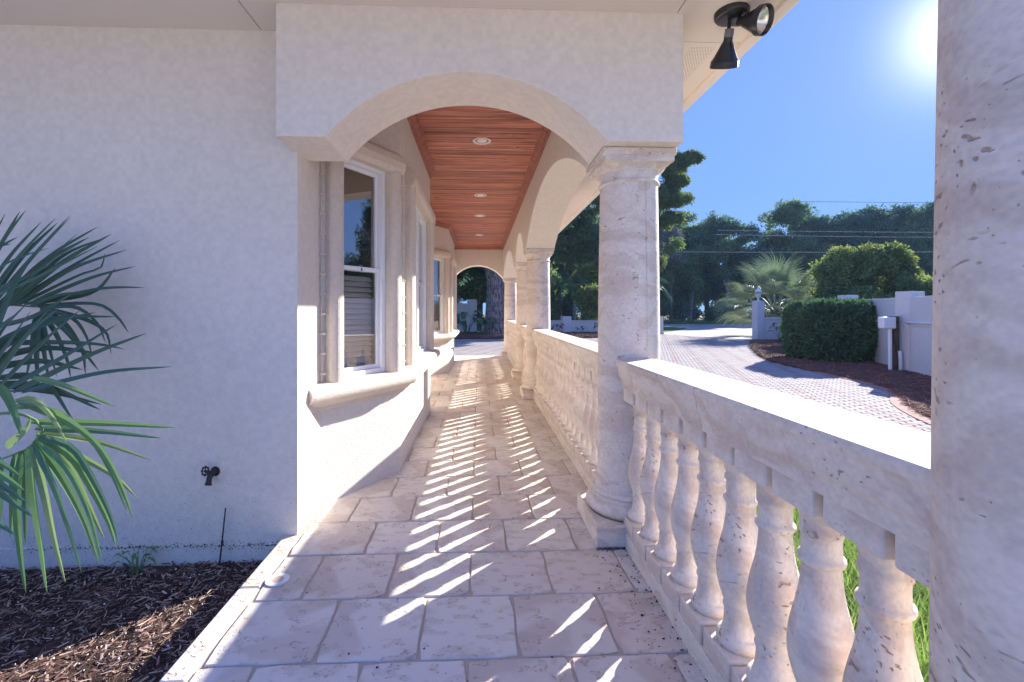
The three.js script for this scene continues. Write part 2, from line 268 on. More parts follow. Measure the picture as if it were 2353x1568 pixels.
// ---------------------------------------------------------------- porch floor
const porch = struct('porch_floor', merge([box(-1.12, 1.08, -0.3, -0.0075, -3, 14.6, 0)]), M.grout, 'porch floor of square cream stone tiles');
{
  const S = 0.414, row0 = 2.29 - 6 * S, r = rng(12);
  const variant = (w, d, seed) => {
    const q = rng(seed), pts = [], edge = (x0, z0, x1, z1) => { for (let k = 0; k < 5; k++) { const t = k / 5, j = k ? (q() - 0.5) * 0.006 : 0; pts.push(new THREE.Vector2(x0 + (x1 - x0) * t + (z1 - z0 ? j : 0), z0 + (z1 - z0) * t + (x1 - x0 ? j : 0))); } };
    const a = w / 2 - 0.006, b = d / 2 - 0.006, c = 0.012; edge(-a + c, -b, a - c, -b); edge(a, -b + c, a, b - c); edge(a - c, b, -a + c, b); edge(-a, b - c, -a, -b + c);
    const g = new THREE.ExtrudeGeometry(new THREE.Shape(pts), { depth: 0.03, bevelEnabled: true, bevelSize: 0.004, bevelThickness: 0.004, bevelSegments: 1, bevelOffset: -0.003 }); g.rotateX(-Math.PI / 2); g.translate(0, -0.034, 0); return triUV(g, q() * 3, q() * 3);
  };
  const cache = new Map(), get = (w, d, v) => { const k = w.toFixed(3) + v; if (!cache.has(k)) cache.set(k, variant(w, d, 100 + cache.size * 7)); return cache.get(k); };
  for (let j = 0; j < 35; j++) {
    const z0 = row0 + j * S; if (z0 + S > 14.62) break;
    const off = (j & 1 ? -0.25 : -0.045); let xs = []; for (let n = -6; n < 6; n++) xs.push(off + n * S); xs = xs.filter((x) => x > -1.06 && x < 0.82); xs = [-1.1, ...xs, 0.93];
    for (let i = 0; i < xs.length - 1; i++) {
      const w = xs[i + 1] - xs[i]; if (w < 0.05) continue;
      const m = part(porch, 'floor_tile', get(w, S, Math.floor(r() * 3)), M.tile[Math.floor(r() * 4)]); m.position.set((xs[i] + xs[i + 1]) / 2, -0.0 + (r() - 0.5) * 0.003, -(z0 + S / 2)); m.rotation.set((r() - 0.5) * 0.004, Math.abs(w - S) < 0.01 && r() < 0.5 ? Math.PI : 0, (r() - 0.5) * 0.004);
    }
  }
  for (let k = 0; k < 12; k++) { const z0 = -3 + k * 0.6; if (z0 > 2.9) break; part(porch, 'edge_stone', triUV(box(-1.212, -1.108, -0.16, 0.001, z0 + 0.003, Math.min(2.95, z0 + 0.597), 0.012), k * 0.37, k * 0.2), M.tile[k % 4]); }
  struct('porch_step', box(-1.19, -1.11, -0.3, -0.03, -3, 2.95, 0), M.stucco, 'rendered side of the raised porch floor');
}
// ---------------------------------------------------------------- the house
const house = thing('house', 'cream stucco house with arched porch, bay windows and wooden porch ceiling', 'house');
const WX = -1.13;
const CEIL = 3.33, SOF = 3.14;
part(house, 'front_wall', box(-7, WX, -0.3, 3.5, 2.95, 3.15, 0.004), M.stucco);
part(house, 'foundation', box(-7, WX - 0.075, -0.32, -0.045, 2.936, 2.95, 0.004), M.stucco);
for (const [a, b] of [[3.146, 3.5], [7.2, 9.97], [13.7, 14.3]]) part(house, 'side_wall', box(-1.34, WX, -0.28, 3.5, a, b, 0), M.stucco);
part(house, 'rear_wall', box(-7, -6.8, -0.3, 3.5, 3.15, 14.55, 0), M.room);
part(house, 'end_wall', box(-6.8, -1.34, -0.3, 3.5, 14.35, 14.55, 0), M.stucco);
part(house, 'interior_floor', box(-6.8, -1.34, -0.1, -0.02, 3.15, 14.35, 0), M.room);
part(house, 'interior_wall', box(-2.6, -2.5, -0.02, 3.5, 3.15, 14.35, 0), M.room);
// arched walls
function segArch(path, xa, xb, ys, rise) {                      // path is at (xa, ys); goes over to (xb, ys)
  const c = (xb - xa) / 2, R = (c * c + rise * rise) / (2 * rise), cx = (xa + xb) / 2, cy = ys + rise - R, a = Math.asin(c / R), n = 36;
  for (let i = 0; i <= n; i++) { const t = -a + 2 * a * i / n; path.push(new THREE.Vector2(cx + R * Math.sin(t), cy + R * Math.cos(t))); }
}
const SPR = 2.388, BX0 = 0.745, BX1 = 1.2;
function archWall(pts, depth) { return new THREE.ExtrudeGeometry(new THREE.Shape(pts), { depth: depth - 0.016, bevelEnabled: true, bevelSize: 0.008, bevelThickness: 0.008, bevelOffset: -0.008, bevelSegments: 2 }); }
{
  const pts = [new THREE.Vector2(-1.15, SPR)]; segArch(pts, -0.872, BX0, SPR, 0.385); pts.push(new THREE.Vector2(BX1, SPR), new THREE.Vector2(BX1, 3.5), new THREE.Vector2(-1.15, 3.5));
  const g = archWall(pts, 0.45); g.translate(0, 0, -3.122); part(house, 'arch_wall', triUV(g), M.stucco);
  const p2 = [new THREE.Vector2(-1.15, -0.2), new THREE.Vector2(-0.79, -0.2)]; segArch(p2, -0.79, BX0 - 0.01, SPR, 0.385); p2.push(new THREE.Vector2(BX0 - 0.002, SPR), new THREE.Vector2(BX0 - 0.002, 3.5), new THREE.Vector2(-1.15, 3.5));
  const g2 = archWall(p2, 0.45); g2.translate(0, 0, -14.55); part(house, 'arch_wall', triUV(g2), M.stucco);
}
const COLZ = [0.69, 2.99, 7.57, 9.68, 14.3], COLX = 0.9725;
{
  const pts = [new THREE.Vector2(3.132, SPR)];
  for (let k = 1; k < 4; k++) { const a = COLZ[k] + 0.23, b = COLZ[k + 1] - 0.23; segArch(pts, a, b, SPR, b - a > 3 ? 0.52 : 0.44); }
  pts.push(new THREE.Vector2(14.55, SPR), new THREE.Vector2(14.55, 3.5), new THREE.Vector2(3.132, 3.5));
  const g = archWall(pts, BX1 - BX0); g.rotateY(Math.PI / 2); g.translate(BX0 + 0.008, 0, 0); // z -> -x? shape x becomes -z
  const p = g.attributes.position; let zmin = Infinity; for (let i = 0; i < p.count; i++) zmin = Math.min(zmin, p.getZ(i));
  part(house, 'arcade_wall', triUV(g), M.stucco);
}
// soffit in separate panels, fascia, roof
part(house, 'soffit', box(-7, -1.353, SOF, SOF + 0.02, 1.75, 2.95, 0.003), M.soffit);
part(house, 'soffit', box(-1.347, -1.153, SOF, SOF + 0.02, 2.68, 2.95, 0.003), M.soffit);
part(house, 'soffit', box(-1.347, 1.157, SOF, SOF + 0.02, 1.75, 2.68, 0.003), M.soffit);
part(house, 'soffit', box(1.163, 1.70, SOF, SOF + 0.02, 1.75, 2.96, 0.003), M.soffit);
for (let z = 2.966; z < 15; z += 3.66) part(house, 'soffit', box(1.205, 1.70, SOF, SOF + 0.02, z, Math.min(15.2, z + 3.654), 0.003), M.soffit);
{ // vent perforations, a strip of small holes set as dark recessed discs
  const g = [], hole = new THREE.CircleGeometry(0.0032, 6); hole.rotateX(Math.PI / 2);
  for (let i = 0; i < 110; i++) for (let j = 0; j < 9; j++) { const c = hole.clone(); c.translate(1.40 + j * 0.019 + (i & 1) * 0.0095, SOF - 0.0008, -(3.02 + i * 0.0165)); g.push(c); }
  const m = part(house, 'soffit_vent', triUV(merge(g)), M.iron); m.userData.kind = 'stuff';
}
part(house, 'fascia', box(1.70, 1.775, SOF - 0.03, SOF + 0.2, 1.7, 15.3, 0.006), M.fascia);
part(house, 'fascia', box(-7, 1.70, SOF - 0.03, SOF + 0.2, 1.7, 1.75, 0.006), M.fascia);
part(house, 'drip_edge', box(1.775, 1.80, SOF + 0.14, SOF + 0.215, 1.66, 15.3, 0.004), M.whitePaint);
{
  const s = new THREE.Shape([[1.86, 3.36], [-2.6, 5.0], [-7.2, 3.36]].map((q) => new THREE.Vector2(...q))), g = new THREE.ExtrudeGeometry(s, { depth: 13.7, bevelEnabled: false }); g.translate(0, 0, -15.35); part(house, 'roof', triUV(g), M.roof);
}
// wooden ceiling
const bayPts = (o) => [[WX, 3.37 + o], [-0.69, 4.10 + o], [-0.685, 6.58 + o], [WX, 7.3 + o]];
const bays = [bayPts(0), bayPts(6.5)];
const leftLine = [[WX, 3.13], ...bays[0], ...bays[1], [WX, 14.1]];
function leftAt(z) { for (let i = 0; i < leftLine.length - 1; i++) { const [a, b] = leftLine[i], [c, d] = leftLine[i + 1]; if (z >= b && z <= d) return a + (c - a) * (z - b) / ((d - b) || 1); } return WX; }
const ceiling = part(house, 'porch_ceiling', box(-1.2, BX0 + 0.1, CEIL + 0.024, CEIL + 0.05, 3.1, 14.15, 0), M.barkDark);
{
  const r = rng(91); let z = 3.12, k = 0;
  while (z < 14.1) {
    const w = 0.139, x0 = Math.min(leftAt(z), leftAt(z + w)) - 0.03, x1 = BX0 + 0.03, b = 0.013;
    const s = new THREE.Shape([[0.0008, 0.02], [0.0008, b], [b * 0.8, 0], [w - b * 0.8, 0], [w - 0.0008, b], [w - 0.0008, 0.02]].map((q) => new THREE.Vector2(...q)));
    const g = new THREE.ExtrudeGeometry(s, { depth: x1 - x0, bevelEnabled: false }); // shape x along depth ahead, extrude along X
    g.rotateY(Math.PI / 2); g.translate(x0, CEIL, -z); const u = triUV(g, r() * 5, 0);
    const uv = u.attributes.uv, p = u.attributes.position, oy = r() * 3, ox = r() * 5; for (let i = 0; i < uv.count; i++) uv.setXY(i, p.getX(i) + ox, -p.getZ(i) - z + oy + p.getY(i));
    part(ceiling, 'plank', u, M.wood[Math.floor(r() * 5)]); z += w; k++;
  }
  const loop = [...leftLine, [BX0, 14.1], [BX0, 3.13]];
  const prof = [[-0.002, CEIL - 0.085], [0.012, CEIL - 0.085], [0.016, CEIL - 0.07], [0.022, CEIL - 0.066], [0.03, CEIL - 0.045], [0.048, CEIL - 0.03], [0.052, CEIL - 0.02], [0.066, CEIL - 0.018], [0.07, CEIL - 0.004], [0.085, CEIL - 0.003], [0.087, CEIL + 0.004]];
  part(ceiling, 'crown_molding', sweep(prof, loop, 1, true), M.wood[1]);
}
// bay walls with windows
function frameOf(a, b) { // local frame: s along a->b, out to the porch side
  const dx = b[0] - a[0], dz = b[1] - a[1], L = Math.hypot(dx, dz), t = [dx / L, dz / L], n = [t[1], -t[0]];
  const m = new THREE.Matrix4().makeBasis(new THREE.Vector3(t[0], 0, -t[1]), new THREE.Vector3(0, 1, 0), new THREE.Vector3(n[0], 0, -n[1])); m.setPosition(a[0], 0, -a[1]); return { L, m, t, n };
}
const lbox = (f, s0, s1, y0, y1, o0, o1, r = 0.004) => { const g = r ? new RoundedBoxGeometry(s1 - s0, y1 - y0, o1 - o0, 2, Math.min(r, (s1 - s0) / 3, (y1 - y0) / 3, (o1 - o0) / 3)) : new THREE.BoxGeometry(s1 - s0, y1 - y0, o1 - o0); g.translate((s0 + s1) / 2, (y0 + y1) / 2, (o0 + o1) / 2); const u = triUV(g); u.applyMatrix4(f.m); return u; };
const WB = 0.885, WT = 2.585, WM = 1.715;
function windowUnit(f, s0, s1, label) {
  const fr = merge([lbox(f, s0, s0 + 0.045, WB, WT, -0.075, -0.005), lbox(f, s1 - 0.045, s1, WB, WT, -0.075, -0.005), lbox(f, s0 + 0.045, s1 - 0.045, WT - 0.045, WT, -0.075, -0.006), lbox(f, s0 + 0.045, s1 - 0.045, WB, WB + 0.04, -0.075, -0.003)]);
  const w = part(house, 'window', fr, M.vinyl, label), a = s0 + 0.046, b = s1 - 0.046;
  for (const [y0, y1, o] of [[WM - 0.005, WT - 0.046, -0.05], [WB + 0.041, WM + 0.035, -0.035]]) {
    const t = 0.032; part(w, 'sash', merge([lbox(f, a, a + t, y0, y1, o - 0.02, o + 0.004), lbox(f, b - t, b, y0, y1, o - 0.02, o + 0.004), lbox(f, a + t, b - t, y1 - t, y1, o - 0.02, o + 0.003), lbox(f, a + t, b - t, y0, y0 + t, o - 0.02, o + 0.003)]), M.vinyl);
    part(w, 'pane', lbox(f, a + t - 0.004, b - t + 0.004, y0 + t - 0.004, y1 - t + 0.004, o - 0.0095, o - 0.0085, 0), M.glass);
  }
  const mid = (s0 + s1) / 2;
  part(w, 'lock', merge([lbox(f, mid - 0.022, mid + 0.022, WM + 0.035, WM + 0.05, -0.05, -0.028), lbox(f, mid - 0.004, mid + 0.004, WM + 0.002, WM + 0.022, -0.031, -0.02, 0.002)]), M.greyPlastic);
  for (let y = WB + 0.07, k = 0; y < WM - 0.02; y += 0.044, k++) part(w, 'blind_slat', (() => { const g = new THREE.BoxGeometry(b - a - 0.02, 0.003, 0.046); g.rotateX(1.05); g.translate((a + b) / 2, y, -0.12); const u = triUV(g); u.applyMatrix4(f.m); return u; })(), M.blind);
}
function pilaster(f, s0, s1, y0, y1, out) { // rounded stucco pilaster beside a window
  const c = (s0 + s1) / 2, h = (s1 - s0) / 2, pts = [[-h, -0.02], [-h, out * 0.45]]; for (let i = 0; i <= 12; i++) { const a = Math.PI - i / 12 * Math.PI; pts.push([h * Math.cos(a) * 0.999, out * 0.45 + Math.sin(a) * out * 0.55]); } pts.push([h, out * 0.45], [h, -0.02]);
  const g = new THREE.ExtrudeGeometry(new THREE.Shape(pts.map((q) => new THREE.Vector2(q[0], -q[1]))), { depth: y1 - y0, bevelEnabled: false }); g.rotateX(-Math.PI / 2); g.translate(c, y0, 0); const u = triUV(g); u.applyMatrix4(f.m); return u;
}
function header(f, s0, s1) { // cornice over a window
  const prof = [[-0.02, 2.57], [0.06, 2.57], [0.085, 2.60], [0.095, 2.65], [0.085, 2.70], [0.05, 2.715], [0.04, 2.735], [0.012, 2.74], [-0.02, 2.74]];
  const g = new THREE.ExtrudeGeometry(new THREE.Shape(prof.map((q) => new THREE.Vector2(-q[0], q[1]))), { depth: s1 - s0, bevelEnabled: true, bevelSize: 0.006, bevelThickness: 0.006, bevelSegments: 2 });
  g.rotateY(Math.PI / 2); g.translate(s0, 0, 0); const u = triUV(g); u.applyMatrix4(f.m); return u;
}
bays.forEach((b, bi) => {
  for (let i = 0; i < 3; i++) {
    const f = frameOf(b[i], b[i + 1]), front = i === 1, o0 = front ? 0.46 : 0.17, o1 = front ? 2.08 : 0.68;
    const s = new THREE.Shape([[0, -0.28], [f.L, -0.28], [f.L, 3.5], [0, 3.5]].map((q) => new THREE.Vector2(...q)));
    s.holes.push(new THREE.Path([[o0, WB], [o0, WT], [o1, WT], [o1, WB]].map((q) => new THREE.Vector2(...q))));
    const g = new THREE.ExtrudeGeometry(s, { depth: 0.11, bevelEnabled: false }); g.translate(0, 0, -0.11); const u = triUV(g); u.applyMatrix4(f.m); part(house, 'bay_wall', u, M.bay);
    const pw = front ? 0.17 : 0.13;
    part(house, 'window_pilaster', pilaster(f, o0 - pw, o0, WB - 0.01, 2.575, 0.085), M.trim); part(house, 'window_pilaster', pilaster(f, o1, o1 + pw, WB - 0.01, 2.575, 0.085), M.trim);
    part(house, 'window_header', header(f, o0 - pw - 0.005, o1 + pw + 0.005), M.trim);
    if (front) { const m = (o0 + o1) / 2; windowUnit(f, o0, m - 0.012); windowUnit(f, m + 0.012, o1); part(house, 'window_mullion', lbox(f, m - 0.012, m + 0.012, WB, WT, -0.07, 0.0, 0), M.vinyl); }
    else windowUnit(f, o0, o1);
  }
  const ext = [b[0][0] - 0.1, b[0][1] - 0.17], ext2 = [b[3][0] - 0.1, b[3][1] + 0.17], prof = [[-0.02, 0.69], [0.03, 0.69], [0.033, 0.70], [0.05, 0.705], [0.053, 0.725], [0.07, 0.73], [0.085, 0.75], [0.105, 0.765]];
  for (let k = 0; k <= 10; k++) { const a = -Math.PI / 2 + k / 10 * Math.PI; prof.push([0.105 + 0.05 * Math.cos(a), 0.82 + 0.055 * Math.sin(a)]); } prof.push([0.04, 0.886], [-0.02, 0.888]);
  part(house, 'window_sill', sweep(prof, [ext, b[1], b[2], ext2], 1), M.trim);
});
// ---------------------------------------------------------------- columns
const shaftAngles = (() => { const a = []; for (let i = 0; i <= 44; i++) { const t = i / 44 * 2 * Math.PI; a.push([t, 0]); } for (const c of [0.29, 0.29 + Math.PI]) a.push([c - 0.02, 0], [c - 0.008, 0.0035], [c + 0.008, 0.0035], [c + 0.02, 0]); a.sort((x, y) => x[0] - y[0]); return a; })();
const colG = {
  plinth: triUV(new RoundedBoxGeometry(0.56, 0.128, 0.56, 2, 0.012).translate(0, 0.064, 0)),
  base: lathe([[0.2, 0.127], [0.255, 0.128], ...Array.from({ length: 9 }, (_, i) => { const a = -Math.PI / 2 + i / 8 * Math.PI; return [0.232 + 0.042 * Math.cos(a), 0.175 + 0.045 * Math.sin(a)]; }), [0.228, 0.222], [0.226, 0.236], ...Array.from({ length: 7 }, (_, i) => { const a = -Math.PI / 2 + i / 6 * Math.PI; return [0.216 + 0.018 * Math.cos(a), 0.256 + 0.019 * Math.sin(a)]; }), [0.211, 0.277], [0.209, 0.29], [0.203, 0.315], [0.198, 0.35]], 48),
  shaft: lathe(Array.from({ length: 22 }, (_, i) => { const t = i / 21; return [0.198 - 0.017 * t * t, 0.35 + t * 1.84]; }), 0, shaftAngles),
  capital: merge([lathe([[0.181, 2.19], ...Array.from({ length: 7 }, (_, i) => { const a = -Math.PI / 2 + i / 6 * Math.PI; return [0.182 + 0.012 * Math.cos(a), 2.203 + 0.011 * Math.sin(a)]; }), [0.181, 2.216], [0.181, 2.255], [0.187, 2.26], [0.187, 2.268], [0.195, 2.272], [0.205, 2.285], [0.222, 2.302], [0.226, 2.306]], 48), triUV(new RoundedBoxGeometry(0.43, 0.044, 0.43, 3, 0.012).translate(0, 2.325, 0)), triUV(new RoundedBoxGeometry(0.452, 0.05, 0.452, 3, 0.014).translate(0, 2.363, 0)),
    (() => { const pos = [], N = 48; const sq = (t, h) => { const c = Math.cos(t), s = Math.sin(t), k = h / Math.max(Math.abs(c), Math.abs(s)); return [s * k, c * k]; }; const ring = (j) => { const q = j / 6, y = 2.262 + q * 0.045, m = q * q, o = []; for (let i = 0; i <= N; i++) { const t = i / N * 2 * Math.PI + Math.PI / 4, a = sq(t, 0.2), r = 0.19; o.push([Math.sin(t) * r * (1 - m) + a[0] * m, y, Math.cos(t) * r * (1 - m) + a[1] * m]); } return o; };
      for (let j = 0; j < 6; j++) { const a = ring(j), b = ring(j + 1); for (let i = 0; i < N; i++) pos.push(...a[i], ...a[i + 1], ...b[i + 1], ...a[i], ...b[i + 1], ...b[i]); }
      const g = new THREE.BufferGeometry(); g.setAttribute('position', new THREE.Float32BufferAttribute(pos, 3)); g.computeVertexNormals(); return triUV(g); })()]),
};
const colLabels = ['large pitted stone column nearest the camera, cut off by the right edge', 'round stone column carrying the near end of the front arch', 'second stone column along the porch, at the far end of the first long balustrade', 'stone column just behind the second one, beside the short balustrade', 'farthest stone column, at the corner of the far arch'];
COLZ.forEach((z, i) => {
  const c = thing('stone_column', colLabels[i], 'column', P(COLX, 0, z), 'stone porch columns'); c.rotation.y = i ? 0 : 2.2;
  const a = part(c, 'plinth', colG.plinth, M.stone); if (!i) a.rotation.y = -2.2; part(c, 'base', colG.base, M.stone); part(c, 'shaft', colG.shaft, M.stone); const k = part(c, 'capital', colG.capital, M.stone); if (!i) k.rotation.y = -2.2;
});
// ---------------------------------------------------------------- balustrades
const RX = 0.963;
const balG = (() => {
  const p = smoothProf([[0.072, 0.172], [0.082, 0.185], [0.084, 0.2], [0.076, 0.216], [0.066, 0.222]], 8).concat(smoothProf([[0.064, 0.226], [0.059, 0.25], [0.056, 0.285], [0.055, 0.302]], 6), [[0.059, 0.305], [0.061, 0.312], [0.059, 0.319], [0.056, 0.322]],
    smoothProf([[0.057, 0.33], [0.066, 0.355], [0.077, 0.395], [0.084, 0.44], [0.0815, 0.485], [0.072, 0.535], [0.060, 0.585], [0.0515, 0.64], [0.048, 0.69]], 22), [[0.053, 0.694], [0.0575, 0.7], [0.059, 0.707], [0.0575, 0.714], [0.051, 0.718]], [[0.0495, 0.73], [0.049, 0.755], [0.050, 0.772]], [[0.054, 0.777], [0.0545, 0.785], [0.0535, 0.793], [0.051, 0.797]], smoothProf([[0.051, 0.805], [0.054, 0.825], [0.063, 0.845], [0.08, 0.858]], 7));
  return merge([lathe(p, 26), triUV(new RoundedBoxGeometry(0.193, 0.088, 0.19, 2, 0.007).translate(0, 0.131, 0)), triUV(new RoundedBoxGeometry(0.172, 0.08, 0.18, 2, 0.008).translate(0, 0.895, 0))]);
})();
const balLabels = ['nearest stone balustrade with fat balusters between the two front columns', 'long stone balustrade with turned balusters behind the front column', 'short stone balustrade between the second and third columns', 'far stone balustrade beside the last column of the porch'];
for (let k = 0; k < 4; k++) {
  const a = COLZ[k] + (k ? 0.19 : 0.07), b = COLZ[k + 1] - 0.19, t = thing('balustrade', balLabels[k], 'balustrade', P(RX, 0, a), 'stone balustrades along the porch'), L = b - a, r = rng(50 + k);
  const local = (x0, x1, y0, y1, z0, z1, rr) => triUV(box(x0, x1, y0, y1, z0, z1, rr), k * 0.3, k * 0.7);
  part(t, 'base_curb', local(-0.102, 0.102, -0.3, 0.09, 0, L, 0.01), M.stone);
  const prof = [[-0.12, 1.06], [-0.128, 1.075], [-0.13, 1.095], [-0.124, 1.105], [0.124, 1.105], [0.13, 1.095], [0.128, 1.075], [0.12, 1.06], [0.112, 1.0], [0.098, 0.975], [0.094, 0.932], [-0.094, 0.932], [-0.098, 0.975], [-0.112, 1.0], [-0.12, 1.06]];
  const segs = Math.max(1, Math.round(L / 1.15));
  for (let q = 0; q < segs; q++) {
    const z0 = L * q / segs + (q ? 0.0025 : 0), z1 = L * (q + 1) / segs - (q < segs - 1 ? 0.0025 : 0), g = new THREE.ExtrudeGeometry(new THREE.Shape(prof.map((v) => new THREE.Vector2(...v))), { depth: z1 - z0, bevelEnabled: false, steps: 1 }); g.translate(0, 0, -z1); part(t, 'handrail', triUV(g, q * 0.31 + k, q * 0.43), M.stone);
  }
  const n = Math.round(L / 0.206), st = L / n, first = st / 2;
  for (let i = 0; i < n; i++) { const m = part(t, 'baluster', balG, M.stone); m.position.set((r() - 0.5) * 0.004, 0, -(first + i * st)); m.rotation.y = Math.floor(r() * 4) * Math.PI / 2; }
}
// ---------------------------------------------------------------- ceiling lights, floodlight, tap and other fittings
{
  const ring = lathe([[0.072, 0.012], [0.074, 0.002], [0.085, -0.006], [0.100, -0.007], [0.104, -0.003], [0.104, 0.004]], 36), bulb = lathe([[0.001, -0.012], [0.03, -0.011], [0.052, -0.004], [0.066, 0.008], [0.071, 0.02]], 28), eyelid = lathe([[0.073, 0.004], [0.069, 0.0], [0.067, 0.012]], 30);
  [[0.034, 5.3], [0.028, 7.79], [0.025, 9.47], [0.01, 11.88]].forEach(([x, z], i) => {
    const t = thing('recessed_light', ['nearest round white recessed light in the wooden ceiling', 'second round white recessed light along the wooden ceiling', 'third round white recessed light along the wooden ceiling', 'farthest round white recessed light in the wooden ceiling'][i], 'ceiling light', P(x, CEIL, z), 'recessed lights in the porch ceiling');
    part(t, 'trim_ring', ring, M.whitePaint); part(t, 'baffle', eyelid, M.greyPlastic); part(t, 'bulb', bulb, M.vinyl);
  });
}
{
  const t = thing('floodlight', 'black twin floodlight under the eave, one lamp facing out and one hanging', 'floodlight', P(1.475, SOF, 2.66));
  const base = lathe([[0.001, -0.04], [0.06, -0.04], [0.085, -0.034], [0.094, -0.022], [0.096, 0]], 36); part(t, 'mount', base, M.blackPlastic);
  const bell = lathe(smoothProf([[0.024, 0], [0.026, 0.03], [0.034, 0.045], [0.045, 0.07], [0.066, 0.115], [0.074, 0.128]], 16).concat([[0.077, 0.131], [0.077, 0.136], [0.079, 0.165], [0.076, 0.168]]), 40), sock = lathe([[0.001, -0.035], [0.0245, -0.035], [0.0255, 0.0], [0.0255, 0.006]], 24);
  const lens = lathe([[0.001, 0.152], [0.04, 0.149], [0.064, 0.143], [0.07, 0.136]], 36), refl = lathe(smoothProf([[0.004, 0.09], [0.03, 0.1], [0.055, 0.122], [0.07, 0.14]], 12), 36), rim = lathe([[0.069, 0.14], [0.0765, 0.135], [0.0775, 0.165], [0.074, 0.172]], 40);
  const lampHead = (label, pos, dir) => {
    const h = part(t, 'lamp_holder', bell.clone(), M.blackPlastic, label); h.position.copy(pos); h.quaternion.setFromUnitVectors(new THREE.Vector3(0, 1, 0), dir.normalize());
    part(h, 'socket', sock, M.greyPlastic); part(h, 'reflector', refl, M.reflector); part(h, 'lens', lens, M.clear); part(h, 'lens_rim', rim, M.clear); return h;
  };
  lampHead('black lamp holder hanging straight down', new THREE.Vector3(-0.018, -0.135, 0.0), new THREE.Vector3(0.12, -1, -0.62));
  lampHead('lamp holder turned outward showing its glass', new THREE.Vector3(0.025, -0.065, 0.02), new THREE.Vector3(0.5, -0.4, 0.76));
  part(t, 'swivel', merge([limb([new THREE.Vector3(-0.01, -0.03, 0), new THREE.Vector3(-0.016, -0.07, 0), new THREE.Vector3(-0.018, -0.11, 0)], [0.012, 0.009, 0.012], 8), limb([new THREE.Vector3(0, -0.03, 0), new THREE.Vector3(0.01, -0.055, 0.01), new THREE.Vector3(0.025, -0.062, 0.02)], [0.013, 0.012, 0.014], 8)]), M.blackPlastic);
}
{ // garden tap on the wall
  const t = thing('garden_tap', 'dark metal garden tap with round handle on the stucco wall', 'tap', P(-1.63, 0.405, 2.95)); t.scale.set(0.85, 0.9, 0.55);
  part(t, 'flange', lathe([[0.001, 0.012], [0.03, 0.01], [0.034, 0.0]], 20).rotateX(Math.PI / 2), M.iron);
  part(t, 'body', merge([limb([new THREE.Vector3(0, 0, 0), new THREE.Vector3(0, 0.002, 0.04), new THREE.Vector3(-0.008, -0.01, 0.075)], [0.021, 0.02, 0.022], 12), limb([new THREE.Vector3(-0.008, 0.0, 0.066), new THREE.Vector3(-0.012, -0.03, 0.085), new THREE.Vector3(-0.014, -0.062, 0.095)], [0.021, 0.019, 0.021], 12), limb([new THREE.Vector3(-0.014, -0.062, 0.095), new THREE.Vector3(-0.015, -0.068, 0.096), new THREE.Vector3(-0.0155, -0.075, 0.097)], [0.024, 0.024, 0.023], 14), limb([new THREE.Vector3(-0.008, 0.0, 0.06), new THREE.Vector3(-0.02, 0.012, 0.085), new THREE.Vector3(-0.03, 0.022, 0.105)], [0.014, 0.011, 0.009], 10)]), M.iron);
  const w = part(t, 'handle', (() => { const g = [new THREE.TorusGeometry(0.026, 0.0055, 8, 28), new THREE.CylinderGeometry(0.009, 0.009, 0.012, 10).rotateX(Math.PI / 2)]; for (let k = 0; k < 8; k++) { const a = k / 8 * Math.PI * 2; g.push(new THREE.SphereGeometry(0.0072, 8, 6).translate(0.03 * Math.cos(a), 0.03 * Math.sin(a), 0)); if (k % 2 === 0) g.push(new THREE.BoxGeometry(0.022, 0.006, 0.004).translate(0.014, 0, 0).rotateZ(a)); } return triUV(merge(g)); })(), M.iron);
  w.position.set(-0.032, 0.024, 0.108); w.rotation.set(-0.25, -0.3, 0);
  const t2 = t.clone(); t2.name = numbered('garden_tap'); t2.userData = { label: 'small distant tap low on the second bay wall', category: 'tap' }; t2.position.copy(P(-0.683, 0.46, 11.6)); t2.rotation.y = Math.PI / 2; scene.add(t2);
}
single('metal_stake', 'thin dark metal stake leaning on the wall in the mulch bed', 'stake', merge([limb([P(-1.575, -0.2, 2.88), P(-1.562, 0.0, 2.90), P(-1.55, 0.19, 2.915)], [0.006, 0.0045, 0.004], 8), limb([P(-1.563, -0.02, 2.9), P(-1.562, -0.01, 2.9), P(-1.5615, 0.0, 2.9)], [0.007, 0.008, 0.006], 8)]), M.iron);
{
  const t = thing('drain_cap', 'oval white drain cap set in the porch floor edge', 'drain cap', P(-1.045, 0.003, 2.46));
  const g = lathe([[0.03, 0.002], [0.058, 0.0025], [0.06, -0.002]], 30); part(t, 'rim', g, M.whitePaint); part(t, 'plate', lathe([[0.001, 0.0012], [0.032, 0.0012]], 24), M.grout);
}
// string light cables with clips up the bay corners
for (const [x, z, lab] of [[-1.115, 3.352, 'cream cable with clips up the near corner of the first bay window'], [-0.676, 4.15, 'cream cable with clips up the outer corner of the first bay window']]) {
  const t = thing('cable_run', lab, 'cable', P(x, 0.9, z), 'clipped cables up the bay corners');
  const pts = []; for (let k = 0; k <= 12; k++) pts.push(new THREE.Vector3(0.004 * Math.sin(k * 2.1), k * 0.142, 0.003 * Math.cos(k * 1.7))); part(t, 'cable', limb(pts, [0.0055, 0.0055], 6), M.rope);
  const clip = triUV(merge([new RoundedBoxGeometry(0.05, 0.013, 0.014, 1, 0.002).translate(0.004, 0, 0), new RoundedBoxGeometry(0.012, 0.018, 0.02, 1, 0.002).translate(0, 0, 0)]));
  for (let k = 0; k < 12; k++) { const c = part(t, 'clip', clip, M.trim); c.position.set(0, 0.05 + k * 0.142, 0); }
}
